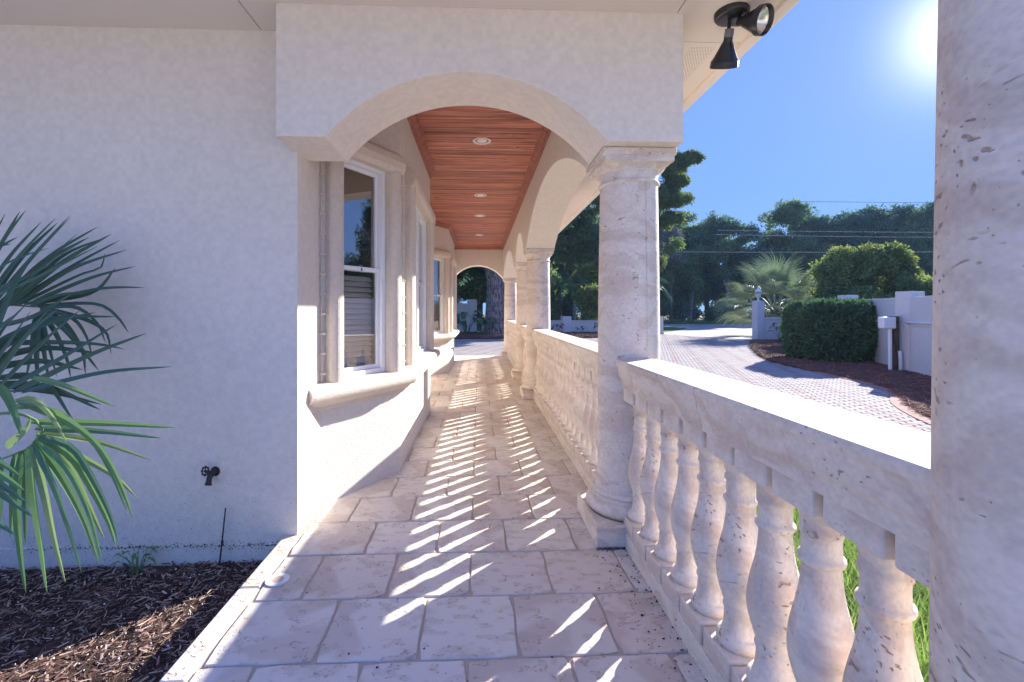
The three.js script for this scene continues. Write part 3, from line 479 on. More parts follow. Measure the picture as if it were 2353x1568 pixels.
// ---------------------------------------------------------------- small debris (matter lying about)
function flakes(name, label, list, mat) {
  const pos = [], nor = [];
  for (const q of list) { // q: p centre, u, v axes, s size
    const n = 5, r = rng(q.seed), ring = []; for (let i = 0; i < n; i++) { const a = i / n * 2 * Math.PI + r(), k = q.s * (0.55 + r() * 0.6); ring.push([Math.cos(a) * k * q.e, Math.sin(a) * k]); }
    const N = new THREE.Vector3().crossVectors(q.u, q.v), at = (a, h) => q.p.clone().addScaledVector(q.u, a[0]).addScaledVector(q.v, a[1]).addScaledVector(N, h);
    const c = at([0, 0], q.s * 0.35); for (let i = 0; i < n; i++) for (const w of [c, at(ring[i], 0), at(ring[(i + 1) % n], 0)]) { pos.push(w.x, w.y, w.z); nor.push(N.x, N.y, N.z); }
  }
  const g = new THREE.BufferGeometry(); g.setAttribute('position', new THREE.Float32BufferAttribute(pos, 3)); g.computeVertexNormals();
  const m = shade(new THREE.Mesh(triUV(g), mat)); m.name = numbered(name); m.userData = { kind: 'stuff', label, category: 'debris' }; scene.add(m);
}
{
  const r = rng(77), list = [], X = new THREE.Vector3(1, 0, 0);
  const add = (x, z, s, e) => { const a = r() * 6.28, u = new THREE.Vector3(Math.cos(a), 0, Math.sin(a)), v = new THREE.Vector3(Math.sin(a), 0, -Math.cos(a)); list.push({ p: P(x, 0.0028, z), u, v, s, e, seed: list.length * 13 + 5 }); };
  for (let k = 0; k < 700; k++) { const z = 0.9 + Math.pow(r(), 1.3) * 7; add(-1.15 + r() * 1.95, z, 0.0014 + 0.0055 * Math.pow(r(), 3.5), 0.7 + r()); }
  for (let k = 0; k < 420; k++) { const z = 3.0 + r() * 1.6; add(-0.95 + r() * 1.4, z, 0.0015 + 0.003 * r() * r(), 0.8 + r()); }
  for (let k = 0; k < 700; k++) { const z = 1.1 + r() * 1.65; add(0.866 - Math.pow(r(), 4.5) * 0.2, z, 0.0016 + 0.006 * Math.pow(r(), 3), 0.7 + r()); }
  for (let k = 0; k < 260; k++) { const z = 3.2 + r() * 4; add(0.86 - Math.pow(r(), 3) * 0.2, z, 0.002 + 0.004 * r() * r(), 0.7 + r()); }
  for (let k = 0; k < 200; k++) add(0.69 + r() * 0.2, 2.69 + r() * 0.02, 0.002 + 0.006 * r() * r(), 1);
  for (let k = 0; k < 120; k++) add(-1.2 + r() * 0.12, 1.7 + r() * 1.2, 0.0012 + 0.004 * r() * r(), 1);
  flakes('leaf_litter', 'dark crumbs of soil and leaf litter on the porch tiles', list, M.debris);
  const wall = [], U = new THREE.Vector3(1, 0, 0), V = new THREE.Vector3(0, 1, 0);
  const w = (x, y, s, zz = 2.9495) => wall.push({ p: P(x, y, zz), u: U, v: V, s, e: 0.6 + r(), seed: wall.length * 7 + 3 });
  for (let k = 0; k < 1500; k++) { const h = Math.pow(r(), 2.6) * 0.62; w(-3.3 + r() * 2.15, -0.04 + h, 0.0008 + 0.0016 * r() * (1.2 - h)); }
  for (let k = 0; k < 420; k++) w(-3.3 + r() * 2.1, -0.15 + r() * 0.1, 0.001 + 0.0026 * r() * r(), 2.9355);
  for (let k = 0; k < 1300; k++) { const x = -2.75 + Math.pow(r(), 0.9) * 1.5, den = 0.35 + 0.65 * fbm(x * 0.5 + 9, 0.3, 16, 3, 3); if (r() > den) continue; w(x, -0.045 + (r() - 0.55) * 0.02 - (r() < 0.25 ? r() * 0.035 : 0), 0.0015 + 0.0042 * r() * r(), 2.934); }
  flakes('mud_splash', 'dark soil splashes along the foot of the stucco wall', wall, M.debris);
}
// ---------------------------------------------------------------- mulch chips, needles, grass: masses nobody counts
function scatter(name, label, category, geo, mat, n, place, colors, parent = scene, kind = 'stuff') {
  const m = shade(new THREE.InstancedMesh(geo, mat, n)), o = new THREE.Object3D(), c = new THREE.Color(); m.name = parent === scene ? numbered(name) : name;
  for (let i = 0; i < n; i++) { place(o, i); o.updateMatrix(); m.setMatrixAt(i, o.matrix); if (colors) { colors(c, i); m.setColorAt(i, c); } }
  m.userData = parent === scene ? { kind, label, category } : { kind }; parent.add(m); return m;
}
const white1 = (r = 0.95) => std(lin(1, 1, 1), r);
const chipG = (() => { const g = new RoundedBoxGeometry(1, 0.22, 0.34, 1, 0.05), p = g.attributes.position; for (let i = 0; i < p.count; i++) { const x = p.getX(i); p.setZ(i, p.getZ(i) * (1 - 3.1 * x * x) * (0.75 + 0.5 * (x + 0.5)) + 0.1 * Math.sin(x * 5)); p.setY(i, p.getY(i) * (1 - 2 * x * x) + 0.14 * x * x); } g.computeVertexNormals(); return triUV(g); })();
{
  const r = rng(401);
  scatter('mulch_chips', 'shredded brown bark mulch covering the bed by the wall', 'mulch', chipG, white1(), 24000, (o) => {
    const x = -1.22 - Math.pow(r(), 1.1) * 3.0, z = 1.54 + r() * 1.39, s = 0.007 + 0.05 * Math.pow(r(), 3.2); o.position.set(x, -0.165 + 0.035 * (fbm((x + 3.6) * 0.2 + 3, (2.28 - z) * 0.2 + 5, 12, 12, 3) - 0.5) + 0.004 + r() * 0.016, -z); o.rotation.set((r() - 0.5) * 0.6, r() * 6.28, (r() - 0.5) * 0.5); o.scale.set(s, s * (0.25 + r() * 0.45), s * (0.35 + r() * 1.1));
  }, (c) => { const k = r(), b = 0.35 + r() * 0.9; if (k < 0.3) c.setRGB(0.60 * b, 0.44 * b, 0.35 * b); else if (k < 0.7) c.setRGB(0.36 * b, 0.225 * b, 0.175 * b); else c.setRGB(0.13 * b, 0.075 * b, 0.06 * b); });
  const bead = new THREE.IcosahedronGeometry(1, 0);
  scatter('soil_grit', 'small white grit grains scattered in the dark mulch', 'grit', triUV(bead), std(lin(0.8, 0.8, 0.8), 0.9), 420, (o) => { const x = -1.3 - r() * 1.9, z = 1.8 + r() * 1.1, s = 0.0016 + 0.004 * Math.pow(r(), 4); o.position.set(x, -0.15 + 0.035 * (fbm((x + 3.6) * 0.2 + 3, (2.28 - z) * 0.2 + 5, 12, 12, 3) - 0.5) + r() * 0.006, -z); o.rotation.set(r() * 6, r() * 6, 0); o.scale.setScalar(s); });
  const needle = (() => { const l = []; const q = rng(8); for (let k = 0; k < 9; k++) { const g = new THREE.BoxGeometry(0.2, 0.004, 0.006); g.rotateZ((q() - 0.5) * 0.5); g.rotateY(q() * 6.28); g.translate((q() - 0.5) * 0.12, 0.01 + q() * 0.02, (q() - 0.5) * 0.12); l.push(g); } return triUV(merge(l)); })();
  const bedPoly = [...bedEdge.map(([x, z]) => [x + 0.2, z]), [14, -3], [12, 8], [13, 12], [15, 16.5], [19, 25.6]];
  const pick = (poly, x0, x1, z0, z1) => { for (;;) { const x = x0 + r() * (x1 - x0), z = z0 + r() * (z1 - z0); if (inside(x, z, poly)) return [x, z]; } };
  const strawCol = (c) => { const b = 0.5 + r() * 0.9, k = r(); c.setRGB(0.20 * b + 0.05 * k, 0.115 * b, 0.088 * b); };
  scatter('pine_straw', 'reddish brown pine straw over the driveway bed', 'pine straw', needle, white1(), 14000, (o) => { const [x, z] = pick(bedPoly, 6, 15, 5, 26), s = 0.7 + r(); o.position.set(x, GY, -z); o.rotation.set(0, r() * 6.28, 0); o.scale.set(s, s, s); }, strawCol);
  scatter('pine_straw', 'dark pine straw under the big tree', 'pine straw', needle, white1(), 7000, (o) => { const [x, z] = pick([[-6, 26.4], [0, 26.3], [6, 26.7], [9, 28.1], [12.2, 31.2], [12.2, 32.3], [-6, 33]], -6, 12.2, 26, 33), s = 0.9 + r() * 1.2; o.position.set(x, GY + 0.01, -z); o.rotation.set(0, r() * 6.28, 0); o.scale.set(s, s * 1.5, s); }, strawCol);
  const tuft = (() => { const l = [], q = rng(18); for (let k = 0; k < 10; k++) { const h = 0.14 + q() * 0.16, a = q() * 6.28, b = 0.05 + q() * 0.12, pos = [], w = 0.006; const x0 = (q() - 0.5) * 0.08, z0 = (q() - 0.5) * 0.08; for (let s = 0; s < 3; s++) { const t0 = s / 3, t1 = (s + 1) / 3, f = (t, e) => [x0 + Math.cos(a) * b * t * t - Math.sin(a) * w * (1 - t) * e, h * t, z0 + Math.sin(a) * b * t * t + Math.cos(a) * w * (1 - t) * e]; pos.push(...f(t0, -1), ...f(t0, 1), ...f(t1, 1), ...f(t0, -1), ...f(t1, 1), ...f(t1, -1)); } const g = new THREE.BufferGeometry(); g.setAttribute('position', new THREE.Float32BufferAttribute(pos, 3)); g.computeVertexNormals(); l.push(triUV(g)); } return merge(l); })();
  scatter('ground_cover', 'bright green leafy ground cover just outside the balustrade', 'ground cover', tuft, leafMat(0.30, 0.44, 0.10, 0.35), 2600, (o) => { const x = 1.32 + r() * 1.3, z = 0.3 + r() * 3.4, s = 0.8 + r() * 0.9; o.position.set(x, GY - 0.03, -z); o.rotation.set((r() - 0.5) * 0.4, r() * 6.28, (r() - 0.5) * 0.4); o.scale.setScalar(s); });
  scatter('grass', 'grass blades along the verge by the street', 'grass', tuft, leafMat(0.10, 0.2, 0.045, 0.2), 5000, (o) => { const x = 5 + r() * 45, z = 54.8 + r() * 12, s = 1.2 + r(); o.position.set(x, GY - 0.03, -z); o.rotation.y = r() * 6.28; o.scale.set(s, s, s); });
}
// ---------------------------------------------------------------- boundary walls
function wallRun(label, pts, h, capY, pillars, ph, pw) {
  const t = thing('boundary_wall', label, 'garden wall', P(pts[0][0], GY, pts[0][1]), 'white rendered boundary walls'), o = pts[0];
  for (let i = 0; i < pts.length - 1; i++) {
    const a = [pts[i][0] - o[0], pts[i][1] - o[1]], b = [pts[i + 1][0] - o[0], pts[i + 1][1] - o[1]], L = Math.hypot(b[0] - a[0], b[1] - a[1]), ang = Math.atan2(b[1] - a[1], b[0] - a[0]);
    const put = (name, x0, x1, y0, y1, d, r) => { const g = new RoundedBoxGeometry(x1 - x0, y1 - y0, d, 2, r); g.translate((x0 + x1) / 2, (y0 + y1) / 2, 0); g.rotateY(ang); g.translate(a[0], 0, -a[1]); part(t, name, triUV(g), M.wallPaint); };
    put('wall_panel', 0, L, -0.1, h, 0.2, 0.01); put('molding', 0.01, L - 0.01, capY - 0.07, capY, 0.31, 0.034); put('molding', 0.012, L - 0.012, capY - 0.12, capY - 0.072, 0.25, 0.012);
  }
  for (const [x, z, hh, ww] of pillars) { const g = new RoundedBoxGeometry(ww || pw, (hh || ph) + 0.1, ww || pw, 2, 0.012); g.rotateY(0.1); g.translate(x - o[0], ((hh || ph) - 0.1) / 2, -(z - o[1])); part(t, 'pillar', triUV(g), M.wallPaint); }
  return t;
}
wallRun('tall white wall with pillars behind the clipped round hedge', [[18.4, 25.3], [13.0, 15.9], [11.28, 11.75], [10.5, 9.9], [8.4, 4.3]], 1.95, 1.33, [[18.4, 25.3], [13.0, 15.9], [11.28, 11.75, 2.1, 0.42]], 2.14, 0.42);
wallRun('low white wall running right from the lantern pillar', [[15.6, 25.4], [18.1, 25.3]], 1.2, 1.2, [[15.6, 25.4]], 2.13, 0.44);
wallRun('long low white wall with pillars seen between the porch columns', [[0.2, 33.2], [6.1, 32.4], [12.5, 32.2]], 0.92, 0.92, [[6.1, 32.4], [12.5, 32.2]], 1.2, 0.62);
wallRun('tall white wall seen through the far arch beside the tree trunk', [[-12, 33.6], [-0.45, 33.6]], 2.12, 1.6, [[-0.45, 33.6, 2.4]], 2.4, 0.58);
{ // lantern on the pillar
  const t = thing('pillar_lantern', 'white coach lantern with glass sides on top of the gate pillar', 'lantern', P(15.6, GY + 2.13, 25.4)); t.scale.setScalar(1.05);
  part(t, 'stem', lathe([[0.001, 0], [0.11, 0], [0.11, 0.03], [0.05, 0.06], [0.035, 0.12], [0.06, 0.17], [0.09, 0.2], [0.11, 0.22]], 20), M.whitePaint);
  part(t, 'glass_body', lathe([[0.095, 0.22], [0.145, 0.5]], 6), M.clear);
  for (let k = 0; k < 6; k++) { const a = k / 6 * Math.PI * 2; part(t, 'frame_bar', limb([new THREE.Vector3(0.1 * Math.sin(a), 0.21, 0.1 * Math.cos(a)), new THREE.Vector3(0.125 * Math.sin(a), 0.36, 0.125 * Math.cos(a)), new THREE.Vector3(0.15 * Math.sin(a), 0.51, 0.15 * Math.cos(a))], [0.011, 0.011], 5), M.whitePaint); }
  part(t, 'bulb', lathe([[0.001, 0.22], [0.03, 0.24], [0.035, 0.34], [0.02, 0.4], [0.001, 0.41]], 12), M.vinyl);
  part(t, 'roof', lathe([[0.175, 0.5], [0.178, 0.52], [0.12, 0.6], [0.06, 0.65], [0.05, 0.68], [0.03, 0.7], [0.035, 0.73], [0.02, 0.77], [0.001, 0.82]], 6), M.whitePaint);
}
{ // utility post with conduit and box
  const t = thing('utility_post', 'weathered wooden post with white conduit and junction box by the wall', 'post', P(10.78, GY, 11.8));
  part(t, 'post', triUV(new RoundedBoxGeometry(0.19, 1.5, 0.12, 2, 0.008).translate(0.12, 0.7, 0)), M.post);
  part(t, 'conduit', limb([new THREE.Vector3(-0.03, -0.05, 0.05), new THREE.Vector3(-0.035, 0.6, 0.05), new THREE.Vector3(-0.04, 1.2, 0.05)], [0.045, 0.045], 12), M.vinyl);
  part(t, 'conduit', limb([new THREE.Vector3(0.2, -0.05, 0.1), new THREE.Vector3(0.2, 0.25, 0.1), new THREE.Vector3(0.185, 0.55, 0.1)], [0.04, 0.04, 0.042], 12), M.vinyl);
  part(t, 'junction_box', triUV(new RoundedBoxGeometry(0.34, 0.3, 0.2, 2, 0.03).translate(-0.12, 1.28, 0.05)), M.vinyl);
}
// power lines
[[[30, 12.0, 44], [90, 13.5, 44], 'thin power line highest above the treetops'], [[24, 9.5, 46], [90, 10.6, 46], 'upper of the paired power lines before the dark trees'], [[24, 9.1, 46.3], [90, 10.0, 46.3], 'lower of the paired power lines before the dark trees'], [[-20, 7.6, 46.6], [90, 8.2, 46.6], 'long single power line lowest across the dark trees']].forEach(([a, b, l], i) => {
  const pts = []; for (let k = 0; k <= 16; k++) { const t = k / 16; pts.push(P(a[0] + (b[0] - a[0]) * t, a[1] + (b[1] - a[1]) * t - 0.5 * Math.sin(Math.PI * t), a[2])); }
  single('power_line', l, 'power line', limb(pts, [0.026, 0.026], 5), M.wire, 'power lines along the street');
});
// ---------------------------------------------------------------- foliage
function leafCluster(seed, n, size, len, wid, flat = 0.6) { // pointed leaves round a twig ball
  const r = rng(seed), pos = [], nor = [], d = new THREE.Vector3(), s = new THREE.Vector3(), u = new THREE.Vector3();
  for (let i = 0; i < n; i++) {
    const a = r() * 6.283, y = r() * 2 - 1, q = Math.sqrt(1 - y * y), k = size * Math.cbrt(r()), c = new THREE.Vector3(q * Math.cos(a) * k, y * k * flat, q * Math.sin(a) * k);
    d.set(r() - 0.5, r() - 0.45, r() - 0.5).add(c.clone().multiplyScalar(0.8 / size)).normalize(); s.set(r() - 0.5, r() - 0.5, r() - 0.5).cross(d).normalize(); u.crossVectors(d, s);
    const l = len * (0.7 + r() * 0.6), w = wid * (0.7 + r() * 0.6), P0 = c, P1 = c.clone().addScaledVector(d, l * 0.45).addScaledVector(s, w).addScaledVector(u, w * 0.3), P2 = c.clone().addScaledVector(d, l).addScaledVector(u, -l * 0.15), P3 = c.clone().addScaledVector(d, l * 0.45).addScaledVector(s, -w).addScaledVector(u, w * 0.3);
    for (const v of [P0, P1, P2, P0, P2, P3]) pos.push(v.x, v.y, v.z);
  }
  const g = new THREE.BufferGeometry(); g.setAttribute('position', new THREE.Float32BufferAttribute(pos, 3)); g.computeVertexNormals(); return triUV(g);
}
const CL = { small: [1, 2, 3].map((k) => leafCluster(k * 11, 26, 0.5, 0.24, 0.06)), fine: [1, 2].map((k) => leafCluster(k * 17 + 3, 34, 0.34, 0.13, 0.03)), broad: [1, 2].map((k) => leafCluster(k * 29, 12, 0.13, 0.17, 0.034, 0.8)) };
function crownPoint(lobes, r) { // a point in the outer half of a randomly chosen lobe
  const l = lobes[Math.floor(r() * lobes.length)], a = r() * 6.283, y = r() * 2 - 1, q = Math.sqrt(1 - y * y), k = Math.pow(r(), 0.42) * (0.88 + 0.22 * Math.sin(a * 3 + y * 4)) * (r() < 0.12 ? 1.12 + 0.3 * r() : 1);
  return [l[0] + q * Math.cos(a) * k * l[3], l[1] + y * k * l[4], l[2] + q * Math.sin(a) * k * l[3]];
}
function sprays(lobes, r, m) { // break big lobes into separate leafy sprays with gaps between them
  return lobes.flatMap((l) => Array.from({ length: m }, () => { const a = r() * 6.283, y = Math.min(1, r() * 1.9 - 0.75), q = Math.sqrt(Math.max(0, 1 - y * y)), k = 0.5 + 0.72 * r(), s = l[3] * (0.15 + 0.2 * r()); return [l[0] + q * Math.cos(a) * k * l[3], l[1] + y * k * l[4], l[2] + q * Math.sin(a) * k * l[3], s, s * 0.55]; }));
}
function tree(name, label, category, [x, z], o) {
  const t = thing(name, label, category, P(x, GY - 0.03, z), o.group), r = rng(o.seed);
  const lobes = o.lobes || Array.from({ length: o.n || 9 }, () => { const a = r() * 6.283, k = Math.sqrt(r()) * o.rx * 0.62, h = o.y0 + (o.y1 - o.y0) * (0.16 + 0.7 * r()), s = o.rx * (0.24 + 0.26 * r()); return [Math.cos(a) * k, h, Math.sin(a) * k, s, s * 0.66]; });
  if (o.trunk) {
    const g = [], lean = o.lean || [0, 0], top = o.y0 + (o.y1 - o.y0) * 0.45; g.push(limb([new THREE.Vector3(0, -0.1, 0), new THREE.Vector3(lean[0] * 0.3 + (r() - 0.5) * 0.2, top * 0.35, lean[1] * 0.3), new THREE.Vector3(lean[0], top, lean[1])], [o.trunk * 1.25, o.trunk, o.trunk * 0.55], 9, 0.06, r));
    for (const l of lobes.slice(0, 6)) { const h = top * (0.5 + 0.45 * r()); g.push(limb([new THREE.Vector3(lean[0] * h / top, h, lean[1] * h / top), new THREE.Vector3(l[0] * 0.5, (h + l[1]) / 2, l[2] * 0.5), new THREE.Vector3(l[0], l[1], l[2])], [o.trunk * 0.42, o.trunk * 0.25, o.trunk * 0.08], 6)); }
    part(t, 'trunk', merge(g), o.bark || M.barkDark);
  }
  const spr = sprays(lobes, r, o.sprays || 13);
  const list = o.clusters || CL.small, each = Math.ceil(o.count / list.length);
  list.forEach((g) => scatter('crown', '', '', g, o.mat, each, (q) => { const p = crownPoint(spr, r); q.position.set(p[0], Math.max(0.25, p[1]), p[2]); q.rotation.set(r() * 6.28, r() * 6.28, r() * 6.28); q.scale.setScalar((o.leaf || 1) * (0.7 + r() * 0.7)); }, (c) => { const b = 0.55 + 1.1 * Math.pow(r(), 1.8), w = r(); c.setRGB(b * (0.9 + 0.35 * w), b, b * (0.85 + 0.3 * (1 - w))); }, t));
  return t;
}
const L = { dark: leafMat(0.09, 0.195, 0.12, 0.48, 0.5), mid: leafMat(0.14, 0.25, 0.08, 0.5, 0.5), light: leafMat(0.20, 0.28, 0.07, 0.45, 0.5), hedge: leafMat(0.065, 0.15, 0.05, 0.3, 0.3), palm: leafMat(0.20, 0.27, 0.15, 0.3, 0.45), frond: leafMat(0.052, 0.125, 0.075, 0.22, 0.36), grey: leafMat(0.22, 0.24, 0.22, 0.2, 0.7), wide: leafMat(0.05, 0.15, 0.05, 0.25, 0.3), weed: leafMat(0.09, 0.27, 0.05, 0.35, 0.4) };
// wood across the street
{
  const r = rng(2024), side = ['slim', 'broad', 'rounded', 'ragged', 'leaning', 'full', 'narrow', 'spreading'];
  for (let i = 0; i < 24; i++) {
    const x = -16 + i * 4.6 + (r() - 0.5) * 2.5, z = 67 + (r() - 0.5) * 6 - Math.max(0, x - 30) * 0.1, H = 15 + r() * 3.6 + Math.max(0, x - 35) * 0.05;
    tree('woodland_tree', 'dark evergreen tree in the dense wood across the street', 'tree', [x, z], { seed: 900 + i, rx: 4.6 + r() * 1.4, y0: 0.6, y1: H, n: 22, trunk: 0.22 + r() * 0.12, lean: [(r() - 0.5) * 2, 0], count: 2100, mat: i % 3 === 1 ? L.mid : L.dark, leaf: 1.3, group: 'trees of the wood across the street' });
  }
  for (let i = 0; i < 12; i++) { // pale slim trunks at the edge of the wood
    const x = 13 + i * 4.1 + (r() - 0.5) * 2.4, z = 61 + r() * 3;
    tree('slim_tree', 'slim pale trunk with sparse leaves at the edge of the wood', 'tree', [x, z], { seed: 1300 + i, rx: 1.5 + r() * 0.6, y0: 3.8, y1: 8.5 + r() * 3, n: 5, trunk: 0.14 + r() * 0.1, lean: [(r() - 0.5) * 1.6, 0], bark: M.bark, count: 170, mat: i % 3 ? L.mid : L.light, leaf: 1.3, group: 'slim trees at the edge of the wood' });
  }
  for (let i = 0; i < 16; i++) tree('undergrowth_bush', 'low dark bush in the undergrowth along the wood', 'bush', [8 + i * 3.4 + (r() - 0.5) * 2, 62 + r() * 4], { seed: 1500 + i, rx: 1.8 + r(), y0: -0.4, y1: 2.3 + r() * 1.6, n: 5, count: 260, mat: i % 4 ? L.dark : L.mid, leaf: 1.2, group: 'bushes along the wood' });
}
// tall tree behind the low wall, seen between the columns and round the front column
tree('tall_tree', 'tall sunlit green tree behind the low wall, showing round the front column', 'tree', [12.2, 40], { seed: 61, lobes: [[-3.8, 6, 0, 2.6, 2.2], [-1.5, 9, 1, 2.9, 2.4], [2.2, 7.2, 0, 2.6, 2.2], [-3.2, 12, 0, 2.6, 2.2], [1.5, 12.5, 0, 3, 2.4], [3.6, 10, 0, 2.3, 2], [-0.5, 15, 0, 2.8, 2.2], [3.6, 14, 0, 1.7, 1.1], [5.2, 14.4, 0, 1.0, 0.45], [6.2, 14.9, 0, 0.6, 0.25], [4.6, 11.6, 0, 1.2, 0.7], [4.4, 9.4, 0, 0.9, 0.5], [4.9, 13, 0, 0.8, 0.4], [-4.6, 9, 0, 2.2, 1.8], [-1.5, 5, -1, 2.2, 1.6], [0.5, 17, 0, 2.2, 1.6]], y0: 3, y1: 17, trunk: 0.34, count: 5600, mat: leafMat(0.14, 0.22, 0.055, 0.5, 0.5), leaf: 0.72 });
tree('tall_tree', 'dark leafy tree standing left of the sunlit one behind the low wall', 'tree', [5.4, 45], { seed: 62, rx: 4.6, y0: 1.4, y1: 15, n: 14, trunk: 0.32, count: 2600, mat: L.mid, leaf: 1.3 });
for (let i = 0; i < 3; i++) tree('garden_shrub', ['dark round shrub behind the low wall, left of its pillar', 'bright green shrub behind the low wall, right of its pillar', 'green shrub behind the low wall near the front column'][i], 'shrub', [[4.6, 35.5], [8.8, 35.0], [11.2, 35.4]][i], { seed: 70 + i, rx: 1.5, y0: 0, y1: 3.1 + i * 0.4, n: 6, count: 520, mat: i === 1 ? L.light : L.mid, leaf: 0.75 });
// trees round the far arch
{
  const t = thing('great_tree', 'great old tree with thick grey furrowed trunk beyond the far arch', 'tree', P(1.2, GY, 30.6)), r = rng(81);
  part(t, 'trunk', merge([limb([new THREE.Vector3(0.05, -0.2, 0), new THREE.Vector3(0.0, 0.5, 0), new THREE.Vector3(-0.03, 2.4, 0), new THREE.Vector3(-0.12, 5.2, 0), new THREE.Vector3(-0.1, 9, 0)], [0.86, 0.64, 0.54, 0.5, 0.42], 36, 0.07), limb([new THREE.Vector3(0.35, 0.9, 0.1), new THREE.Vector3(0.62, 2.4, 0.05), new THREE.Vector3(1.2, 5, 0)], [0.3, 0.3, 0.24], 20, 0.08), limb([new THREE.Vector3(-0.3, 3.2, 0.1), new THREE.Vector3(-0.62, 4.4, 0.1), new THREE.Vector3(-0.95, 7, 0)], [0.24, 0.24, 0.2], 18, 0.08)]), M.bark);
  const big = sprays([[-5, 6.2, 2, 2.6, 1.6], [-3, 8, 0, 3.2, 2.2], [2, 9, 0, 3.5, 2.4], [5, 8, 2, 3, 2], [-1, 11, 0, 4, 2.4], [-3.2, 4.9, -2.5, 1.8, 1.0], [-6, 4.6, -1, 2.2, 1.3], [4.4, 6.2, -1, 2.4, 1.4], [-1.5, 6.8, -2, 2.2, 1.4]], r, 14);
  for (const g of CL.small) scatter('crown', '', '', g, L.dark, 1700, (q) => { const p = crownPoint(big, r); q.position.set(...p); q.rotation.set(r() * 6, r() * 6, r() * 6); q.scale.setScalar(0.8 + r() * 0.7); }, null, t);
  for (let i = 0; i < 5; i++) tree('backdrop_tree', ['dark tree filling the left of the far arch', 'dark tree behind the tall wall, second from the left', 'green tree between tall wall and great trunk', 'dark tree right behind the great trunk', 'dark tree between the far columns'][i], 'tree', [[-8, 43], [-3.6, 46], [0, 41], [3.4, 50], [-12, 48]][i], { seed: 300 + i, rx: 3.6, y0: 0.8, y1: 11 + r() * 3, n: 12, trunk: 0.26, count: 1500, mat: i === 2 ? L.mid : L.dark, leaf: 1.2 });
}
// clipped hedge by the drive
{
  const t = thing('clipped_hedge', 'large clipped rounded hedge of glossy leaves by the driveway', 'hedge', P(11.5, GY, 14.6)), r = rng(55);
  const f = (a, y) => { const k = 1 + 0.05 * Math.sin(a * 3 + 1) + 0.04 * Math.sin(a * 7 + y * 5); return k; };
  CL.broad.forEach((g) => scatter('foliage', '', '', g, L.hedge, 3600, (q) => {
    const a = r() * 6.283, y = Math.pow(r(), 0.85) * 1.72, e = Math.pow(Math.max(0, (y - 0.15) / 1.6), 7), lo = y < 0.5 ? 0.86 + 0.28 * y : 1, top = r() < 0.32, rr = top ? Math.sqrt(r()) : 0.9 + r() * 0.12, yy = top ? 1.62 + 0.1 * r() - 0.22 * rr ** 6 : y, k = (top ? 1 : lo * (1 - 0.16 * e)) * f(a, yy) * rr;
    const cx = Math.sign(Math.cos(a)) * Math.pow(Math.abs(Math.cos(a)), 0.75), sz = Math.sign(Math.sin(a)) * Math.pow(Math.abs(Math.sin(a)), 0.75);
    q.position.set(cx * 1.2 * k, 0.08 + yy * 0.95, sz * 1.1 * k); q.rotation.set(r() * 6, r() * 6, r() * 6); q.scale.setScalar(0.75 + r() * 0.5);
  }, (c) => { const b = 0.7 + r() * 0.7; c.setRGB(b * (r() < 0.012 ? 4 : 0.9 + 0.4 * r()), b, b); }, t));
  part(t, 'stems', merge(Array.from({ length: 9 }, () => { const a = r() * 6.28; return limb([new THREE.Vector3(0.2 * Math.cos(a), -0.1, 0.2 * Math.sin(a)), new THREE.Vector3(0.5 * Math.cos(a), 0.6, 0.5 * Math.sin(a)), new THREE.Vector3(Math.cos(a), 1.35, Math.sin(a))], [0.035, 0.025, 0.012], 6); })), M.barkDark);
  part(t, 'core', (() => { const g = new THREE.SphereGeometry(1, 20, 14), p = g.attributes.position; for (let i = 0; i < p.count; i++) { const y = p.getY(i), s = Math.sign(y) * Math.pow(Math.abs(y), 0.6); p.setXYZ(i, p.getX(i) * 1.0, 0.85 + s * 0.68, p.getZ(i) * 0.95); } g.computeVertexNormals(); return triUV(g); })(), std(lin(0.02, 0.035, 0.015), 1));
}
tree('flowering_shrub', 'tall loose yellow green shrub above the white wall', 'shrub', [20.9, 24.2], { seed: 91, lobes: [[0, 1.6, 0, 2.1, 1.4], [-0.6, 2.8, 0, 1.5, 1.0], [0.5, 3.4, 0, 1.5, 0.9], [-1.5, 1.6, 0.6, 1.6, 1.1], [1.6, 1.5, 0, 1.7, 1.2], [1.5, 2.9, 0, 1.1, 0.7], [0.1, 4.1, 0, 0.9, 0.6], [-0.9, 3.9, 0, 0.45, 0.6], [-1.6, 3.2, 0, 0.5, 0.35], [2.3, 2.9, 0, 0.5, 0.3], ...Array.from({ length: 16 }, (_, i) => { const a = Math.PI * (0.06 + 0.88 * i / 15), k = 1.05 + 0.16 * Math.sin(i * 5.3); return [Math.cos(a) * 2.5 * k, 1.3 + Math.sin(a) * 3.0 * k, Math.sin(i * 3.1) * 0.6, 0.3, 0.4]; })], sprays: 8, y0: 0.4, y1: 4, trunk: 0.09, count: 2300, mat: L.light, clusters: CL.fine, leaf: 1.3 });
tree('flowering_shrub', 'dense low green shrub left of the tall loose one', 'shrub', [19.3, 24.0], { seed: 92, rx: 1.2, y0: 0.2, y1: 2.6, n: 6, trunk: 0.06, count: 800, mat: L.mid, clusters: CL.fine, leaf: 1.1 });
tree('flowering_shrub', 'pale green shrub peeping over the wall at the right', 'shrub', [22.5, 22.4], { seed: 93, rx: 1.6, y0: 0.3, y1: 3.1, n: 6, trunk: 0.06, count: 900, mat: L.light, clusters: CL.fine, leaf: 1.1 });
tree('silver_bush', 'grey leaved tree at the left end of the wood', 'tree', [25.2, 60], { seed: 94, rx: 2.1, y0: 6.5, y1: 13, n: 7, trunk: 0.14, count: 520, mat: L.grey, leaf: 1.1 });
